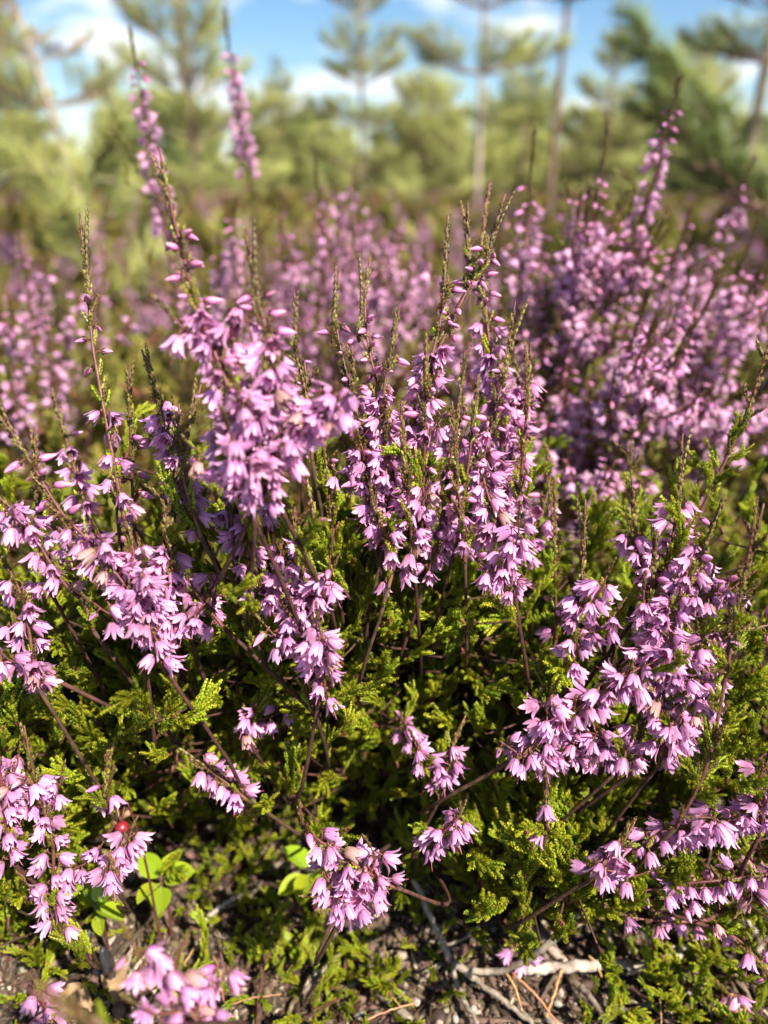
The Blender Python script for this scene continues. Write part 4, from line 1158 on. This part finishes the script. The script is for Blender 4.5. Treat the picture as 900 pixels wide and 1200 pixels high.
rng = random.Random(9)
PEB = []
for i in range(4):
    mb = MB()
    vs = ICO_V * np.array([[rng.uniform(.8, 1.2)] for _ in range(12)]) * np.array((1.25, 1, .75))
    mb.add(vs, ICO_F, 'stone'); me = mb.mesh('pebble')
    PEB.append(me)
for px, py, s in ((422, 1168, .0021), (412, 1135, .0017), (472, 1150, .0015), (488, 1158, .0015), (370, 1120, .0015), (400, 1100, .0014), (760, 1105, .0016), (745, 1118, .0014), (555, 1170, .0014),
                  (830, 1120, .0016), (860, 1140, .0015), (790, 1170, .0014), (720, 1190, .0015), (230, 1150, .0016), (345, 1195, .0020), (205, 1190, .0016), (262, 1095, .0014), (440, 1120, .0013), (535, 1180, .0013), (590, 1195, .0014), (810, 1150, .0013), (880, 1100, .0015), (655, 1165, .0014), (300, 1075, .0013), (680, 1195, .0013)):
    q = g(px, py, .003)
    o = link('pebble', PEB[rng.randrange(4)])
    o.location = (q[0], q[1], gz(q[0], q[1]) + s * .6 + .0008); o.scale = (s, s, s); o.rotation_euler = (rng.uniform(-.3, .3), rng.uniform(-.3, .3), rng.uniform(0, 6))
    tag(o, 'small pale rounded pebble among the brown crumbs', 'pebble', 'pebbles on the forest floor')

# small tufts of shed and young green on the crumbs
for i, (px, py, n, sp, sc_) in enumerate(((372, 1160, 9, .011, .55), (330, 1180, 7, .010, .55), (225, 1060, 8, .010, .5), (250, 1030, 8, .010, .55), (200, 1075, 5, .008, .5), (270, 1090, 5, .008, .5), (285, 1050, 6, .008, .6),
                                          (740, 1190, 7, .010, .55), (695, 1200, 5, .008, .5), (470, 1100, 6, .009, .5), (30, 1175, 7, .010, .6), (165, 1128, 4, .004, .35), (395, 1130, 5, .008, .5), (440, 1060, 5, .010, .5), (540, 1060, 6, .010, .55), (300, 1130, 8, .012, .6), (340, 1110, 7, .011, .55), (215, 1010, 8, .010, .6), (400, 1180, 7, .011, .5), (460, 1060, 8, .010, .6), (175, 960, 8, .010, .6), (310, 1000, 8, .012, .65), (240, 970, 8, .012, .65), (420, 1140, 7, .010, .5), (20, 1050, 9, .010, .7), (500, 1150, 6, .009, .45), (270, 1140, 6, .010, .5), (840, 1110, 7, .010, .55), (380, 1060, 7, .010, .55))):
    names = ['beside the grey slanting twig', 'below the upright brown twig', 'next to the rosette of round leaves', 'beyond the pale broken twig', 'between the husks and the rosette', 'under the pale broken twig', 'at the foot of the dark hollow',
             'below the thick bleached stick', 'at the lower edge of the crumbs by the short curved stick', 'beneath the trailing sprig', 'below the broad dry leaf', 'touching the short black husk', 'where the slanting twig ends', 'in the shade behind the trailing sprig', 'beside the forked grey branch', 'left of the upright brown twig', 'between the tiny seedling and the grey slanting twig', 'shading the flat pale dry leaf', 'below the end of the slanting twig', 'between trailing sprig and forked branch', 'behind the red berry', 'behind the half hidden lingonberry', 'behind the rosette of round leaves', 'right of the grey slanting twig', 'under the lowest pink spray of the yellow green plant', 'left of the forked grey branch', 'between the upright brown twig and dry leaves', 'at the end of the thin pale stick', 'under the half hidden lingonberry']
    q = g(px, py, .004)
    t = Plant(q, 'low green heather tuft ' + names[i], 300 + i)
    t.o.name = 'heather_tuft'
    t.twig(t.root + np.array((.004, .003, .004)), n, sp, sc_, .55, which=None, r=.0005)

rng = random.Random(61)
for i in range(34):
    px, py = (rng.uniform(-10, 480), rng.uniform(985, 1200)) if i < 26 else (rng.uniform(750, 900), rng.uniform(1140, 1200))
    if (60 < px < 240 and 990 < py < 1190) or px > 430 and px < 740: continue                 # the round leaves and husks stand there
    q = g(px, py, .004)
    t = Plant(q, 'small green heather tuft scattered on the bare crumbs', 700 + i, 'heather tufts scattered on the crumbs')
    t.o.name = 'heather_tuft'
    t.twig(t.root + np.array((.003, .003, .004)), rng.randrange(6, 11), rng.uniform(.007, .012), rng.uniform(.45, .8), .6, r=.0005)

# ------------------------------------------------------------------ pines
def needles(mb, pts, dirs, L, w, m, rng):
    """needles as slim three-sided spikes"""
    n = len(pts)
    d = dirs / np.linalg.norm(dirs, axis=1)[:, None]
    h = np.where(np.abs(d[:, 2:3]) < .9, np.array([[0, 0, 1.0]]), np.array([[1.0, 0, 0]]))
    s = np.cross(h, d); s /= np.linalg.norm(s, axis=1)[:, None]
    b = np.cross(d, s)
    tip = pts + d * L[:, None]
    V = np.stack([pts + s * w, pts - .5 * s * w + .87 * b * w, pts - .5 * s * w - .87 * b * w, tip], 1).reshape(-1, 3)
    o = len(mb.v); k = mb.mi(m)
    mb.v.extend(map(tuple, V))
    for i in range(n):
        a = o + i * 4
        mb.f += [(a, a + 1, a + 3), (a + 1, a + 2, a + 3), (a + 2, a, a + 3)]
    mb.m += [k] * (3 * n); mb.t += [0.0] * (4 * n)
    mb.r += np.repeat(rng.random(n) * .3, 4).tolist()
def needle_shoot(mb, p0, p1, m, rng, per_m=1400, L=.045, w=.0011):
    p0, p1 = A3(p0), A3(p1)
    ln = np.linalg.norm(p1 - p0); n = max(8, int(per_m * ln))
    a, b, d = frame_of(p1 - p0)
    u = rng.random(n) ** .8
    q = rng.uniform(0, 6.28, n)
    pts = p0 + (p1 - p0) * u[:, None]
    o = np.cos(q)[:, None] * a + np.sin(q)[:, None] * b
    dirs = o * (1.0 - .45 * u[:, None]) + d * .75 + rng.normal(0, .12, (n, 3))
    needles(mb, pts, dirs, L * rng.uniform(.7, 1.15, n), w, m, rng)
def pine_branch(seed, L=.5, m='needle', bark='bark', per_m=620, nL=.080, w=.0011, dead=0.0, twigs=13, rise=(.15, 1.0)):
    rng = np.random.default_rng(seed); r2 = random.Random(seed)
    mb = MB()
    path, _ = spline([(0, 0, 0), (r2.uniform(-.04, .04) * L, L * .35, .02 * L), (r2.uniform(-.05, .05) * L, L * .7, .10 * L), (0, L, .24 * L)], 24)
    mb.tube(path, .010 * L / .5, .003 * L / .5, bark, 6)
    for i in range(twigs):
        u = .28 + .68 * i / twigs; k = int(u * 23)
        sd = 1 if i % 2 else -1
        ll = L * (.42 - .25 * u) * r2.uniform(.7, 1.15)
        e = path[k] + np.array((sd * ll * .75, ll * .75, ll * r2.uniform(*rise)))
        mb.tube([path[k], path[k] * .5 + e * .5 - np.array((0, 0, .04 * ll)), e], .004 * L / .5, .002 * L / .5, bark, 4)
        needle_shoot(mb, path[k] * .65 + e * .35, e + (e - path[k]) * .12, 'needlebrown' if r2.random() < dead else m, rng, per_m, nL, w)
    needle_shoot(mb, path[14], path[23] + (path[23] - path[20]) * .4, m, rng, per_m, nL, w)
    return mb.mesh('branch')
BR_LIGHT = [pine_branch(400 + i, .5) for i in range(3)]
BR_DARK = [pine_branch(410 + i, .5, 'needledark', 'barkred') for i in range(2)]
BR_BROWN = [pine_branch(420 + i, .5, 'needle', 'barkpale', 900, .055, dead=.75, twigs=8) for i in range(1)]
BR_NEAR = [pine_branch(430, .5, 'needledark', 'barkred', 1500, .055, .0008, twigs=12, rise=(-.25, .3))]

def pine(base, H, label, branches, bark='bark', r=.03, lean=(0, 0), crown0=.3, whorls=7, per=5, Lmax=.6, seed=1, leader=True, group=None, droop=.0):
    rng = random.Random(seed)
    o = empty('pine_tree', (base[0], base[1], 0), label, 'pine', group)
    mb = MB()
    path, L = spline([(0, 0, -.05), (lean[0] * .3 * H, lean[1] * .3 * H, H * .33), (lean[0] * .7 * H, lean[1] * .7 * H, H * .7), (lean[0] * H, lean[1] * H, H)], 24)
    mb.tube(path, r, r * .3, bark, 10, .06, rng)
    link('trunk', mb.mesh('trunk'), o)
    for wv in range(whorls):
        u = crown0 + (1 - crown0) * (wv + rng.uniform(-.1, .1)) / whorls
        k = min(22, int(u * 23)); p = path[k]
        a0 = rng.uniform(0, 6.28)
        for j in range(per):
            a = a0 + j * 6.283 / per + rng.uniform(-.25, .25)
            ln = Lmax * (1.1 - .75 * (u - crown0) / (1 - crown0)) * rng.uniform(.75, 1.15)
            el = .05 + .75 * (u - crown0) / (1 - crown0) - droop
            d = np.array((math.cos(a) * math.cos(el), math.sin(a) * math.cos(el), math.sin(el)))
            s = unit(np.cross(d, (0, 0, 1))); n = np.cross(s, d); sc_ = ln / .5
            m = Matrix(((s[0] * sc_, d[0] * sc_, n[0] * sc_, p[0]), (s[1] * sc_, d[1] * sc_, n[1] * sc_, p[1]), (s[2] * sc_, d[2] * sc_, n[2] * sc_, p[2]), (0, 0, 0, 1)))
            link('branch', branches[rng.randrange(len(branches))], o, m)
    if leader:
        me = branches[0]
        link('leader_shoot', me, o, Matrix.Translation(path[-2]) @ Matrix.Rotation(R(78), 4, 'X') @ Matrix.Scale(Lmax * .8, 4))
    return o
def T(px, d):
    """ground position of something at depth d (m) in picture column px"""
    q = P(px, 215, d); return (q.x, q.y)
# the single pines that can be told apart
pine(T(104, 2.3), 1.25, 'small pine with a pale leaning trunk and browned needles', BR_BROWN + BR_BROWN + BR_LIGHT[:1], 'barkpale', .013, (-.2, .02), .38, 5, 4, .24, 11)
pine(T(235, 4.4), 2.4, 'broad light green pine with drooping boughs behind the tuft-topped heather stem', BR_LIGHT, 'bark', .030, (-.04, 0), .12, 9, 5, .46, 12)
pine(T(425, 5.0), 2.8, 'slender yellow green pine with dense short boughs', BR_LIGHT, 'bark', .018, (0, 0), .08, 12, 5, .36, 13)
pine(T(560, 3.6), 1.9, 'thin bare-stemmed pine with an umbrella of boughs', BR_LIGHT[1:] + BR_DARK[:1], 'barkpale', .017, (-.01, 0), .42, 5, 5, .34, 14)
pine(T(645, 4.6), 2.6, 'reddish-trunked pine with spreading high boughs', BR_DARK + BR_LIGHT[:1], 'barkred', .024, (.01, 0), .47, 5, 5, .5, 15)
pine(T(705, 6.0), 1.35, 'small bright pine standing right of the reddish trunk', BR_LIGHT, 'bark', .03, (0, 0), .1, 7, 5, .5, 16)
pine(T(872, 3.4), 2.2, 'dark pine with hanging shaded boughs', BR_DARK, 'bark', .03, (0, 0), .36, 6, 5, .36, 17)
pine(T(20, 6.0), 1.75, 'tall green pine behind the pale leaning trunk', BR_LIGHT, 'bark', .03, (.02, 0), .12, 9, 6, .5, 18)
pine(T(330, 7.5), 1.15, 'dark rounded pine in the gap beside the slender yellow green pine', BR_DARK + BR_LIGHT, 'barkred', .03, (0, 0), .05, 7, 5, .6, 19)
pine(T(500, 7.5), 1.05, 'low bushy pine left of the bare-stemmed pine', BR_LIGHT, 'bark', .04, (0, 0), .05, 7, 5, .8, 20)
pine(T(610, 8.0), 1.25, 'bushy pine between the bare stem and the reddish trunk', BR_LIGHT + BR_DARK, 'bark', .05, (0, 0), .05, 7, 5, .8, 21)
pine(T(800, 7.0), 1.3, 'bushy pine beneath the dark overhanging bough', BR_LIGHT + BR_DARK, 'bark', .05, (0, 0), .05, 8, 5, .8, 22)
# young pine outside the frame whose dark bough hangs into it
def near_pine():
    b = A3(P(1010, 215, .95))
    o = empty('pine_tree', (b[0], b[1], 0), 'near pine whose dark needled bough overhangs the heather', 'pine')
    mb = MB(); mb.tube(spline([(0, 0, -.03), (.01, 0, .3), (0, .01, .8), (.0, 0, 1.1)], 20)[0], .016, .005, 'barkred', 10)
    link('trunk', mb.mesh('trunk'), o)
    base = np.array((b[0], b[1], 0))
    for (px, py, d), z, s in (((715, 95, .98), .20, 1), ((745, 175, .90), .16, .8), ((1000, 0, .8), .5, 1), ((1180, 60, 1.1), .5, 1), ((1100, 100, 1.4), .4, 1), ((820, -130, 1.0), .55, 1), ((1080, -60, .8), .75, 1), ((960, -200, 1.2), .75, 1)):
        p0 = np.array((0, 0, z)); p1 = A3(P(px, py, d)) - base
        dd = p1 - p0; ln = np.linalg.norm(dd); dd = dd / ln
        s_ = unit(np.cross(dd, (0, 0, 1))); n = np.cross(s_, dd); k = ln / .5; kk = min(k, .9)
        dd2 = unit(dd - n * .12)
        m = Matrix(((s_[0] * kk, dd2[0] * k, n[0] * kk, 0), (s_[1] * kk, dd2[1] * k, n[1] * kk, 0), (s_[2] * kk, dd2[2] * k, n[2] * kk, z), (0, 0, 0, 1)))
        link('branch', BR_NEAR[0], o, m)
near_pine()
# pine seedling: bright tuft left of the lone heather stem
def seedling(px, py, d, H, label, seed, m='needle'):
    t = A3(P(px, py, d)); rng = np.random.default_rng(seed)
    o = empty('pine_seedling', (t[0], t[1], 0), label, 'pine')
    top = t[2]
    mb = MB(); mb.tube([(0, 0, -.01), (.004, 0, top * .5), (0, 0, top)], .006, .002, 'bark', 8); link('stem', mb.mesh('stem'), o)
    for i in range(6):
        a = i * 2.4; z = top * (.45 + .09 * i)
        mb = MB(); e = np.array((math.cos(a) * .07, math.sin(a) * .07, z + .06))
        mb.tube([(0, 0, z), e], .0025, .0015, 'bark', 5)
        needle_shoot(mb, np.array((0, 0, z)) * .7 + e * .3, e, m, rng, 2200, .05, .0008)
        link('branch', mb.mesh('branch'), o)
    mb = MB(); needle_shoot(mb, (0, 0, top * .8), (0, 0, top), m, rng, 1800, .055, .0008); link('leader_shoot', mb.mesh('leader_shoot'), o)
seedling(92, 190, .75, .3, 'bright green pine seedling left of the lone tall heather stem', 5)
# dead branch left
a_, b_ = A3(P(-30, 218, 1.3)), A3(P(135, 212, 1.15))
branch_obj('dead_branch', [([np.array((a_[0] - .1, a_[1], 0)), a_ * .8 + b_ * .2, b_], .005, .003), ([a_ * .6 + b_ * .4, a_ * .3 + b_ * .7 + np.array((0, 0, .04))], .003, .001)], 'long bare grey branch stretching past the pine seedling', 'branch', 'greywood', seed=40)

# the wood beyond: more pines, each its own tree
rng = random.Random(123)
far = []
kinds = ['light green pine in the wood beyond the heath', 'dark green pine in the wood beyond the heath']
def far_mesh(seed, H, m, bark):
    r2 = np.random.default_rng(seed); rr = random.Random(seed)
    tb = MB(); tb.tube([(0, 0, -.1), (0.02, 0, H * .5), (0, 0, H)], H * .016, H * .004, bark, 7)
    cb = MB()
    for wv in range(11):
        u = .10 + .88 * wv / 11
        for j in range(6):
            a = rr.uniform(0, 6.28); ln = H * .26 * (1.1 - .85 * u) * rr.uniform(.7, 1.15); el = .1 + .7 * u
            d = np.array((math.cos(a) * math.cos(el), math.sin(a) * math.cos(el), math.sin(el)))
            p0 = np.array((0, 0, H * u)); p1 = p0 + d * ln
            cb.tube([p0, p1], H * .003, H * .001, bark, 4)
            needle_shoot(cb, p0 * .7 + p1 * .3, p1, m, r2, 80 / max(ln, .1), .26, .006)
            for sdd in (-1, 1):
                s = unit(np.cross(d, (0, 0, 1)))
                q0 = p0 * .5 + p1 * .5; q1 = q0 + (d * .4 + s * sdd * .45 + np.array((0, 0, rr.uniform(.1, .8)))) * ln * .55
                needle_shoot(cb, q0, q1, m, r2, 50 / max(ln * .4, .1), .24, .006)
    return tb.mesh('trunk'), cb.mesh('crown')
FAR = [far_mesh(500, 3.2, 'needle', 'bark'), far_mesh(501, 3.0, 'needle', 'barkred'), far_mesh(502, 3.3, 'needledark', 'barkred')]
tries = 0
while len(far) < 62 and tries < 4000:
    tries += 1
    y = rng.uniform(9, 26); x = rng.uniform(-.72, .72) * y
    if any((x - a) ** 2 + (y - b) ** 2 < (.9 + .03 * y) ** 2 for a, b in far): continue
    far.append((x, y))
    k = rng.choice((0, 1, 1, 2))
    o = empty('pine_tree', (x, y, 0), kinds[k // 2], 'pine', ('light pines' if k < 2 else 'dark pines') + ' of the wood beyond')
    s = (.30 + .10 * y) * rng.uniform(.55, 1.0) / 3.0 * .70 + .08
    o.scale = (s * 1.6, s * 1.6, s); o.rotation_euler = (0, 0, rng.uniform(0, 6.28))
    link('trunk', FAR[k][0], o); link('crown', FAR[k][1], o)
# low pine scrub at the edge of the wood
for i in range(26):
    y = rng.uniform(6.5, 9.5); x = rng.uniform(-.68, .68) * y
    k = rng.choice((0, 1, 0, 2))
    o = empty('pine_scrub', (x, y, 0), 'knee-high young pine at the edge of the wood', 'pine', 'young pines at the edge of the wood')
    s = rng.uniform(.16, .30); o.scale = (s * 1.7, s * 1.7, s); o.rotation_euler = (0, 0, rng.uniform(0, 6.28))
    link('trunk', FAR[k][0], o); link('crown', FAR[k][1], o)
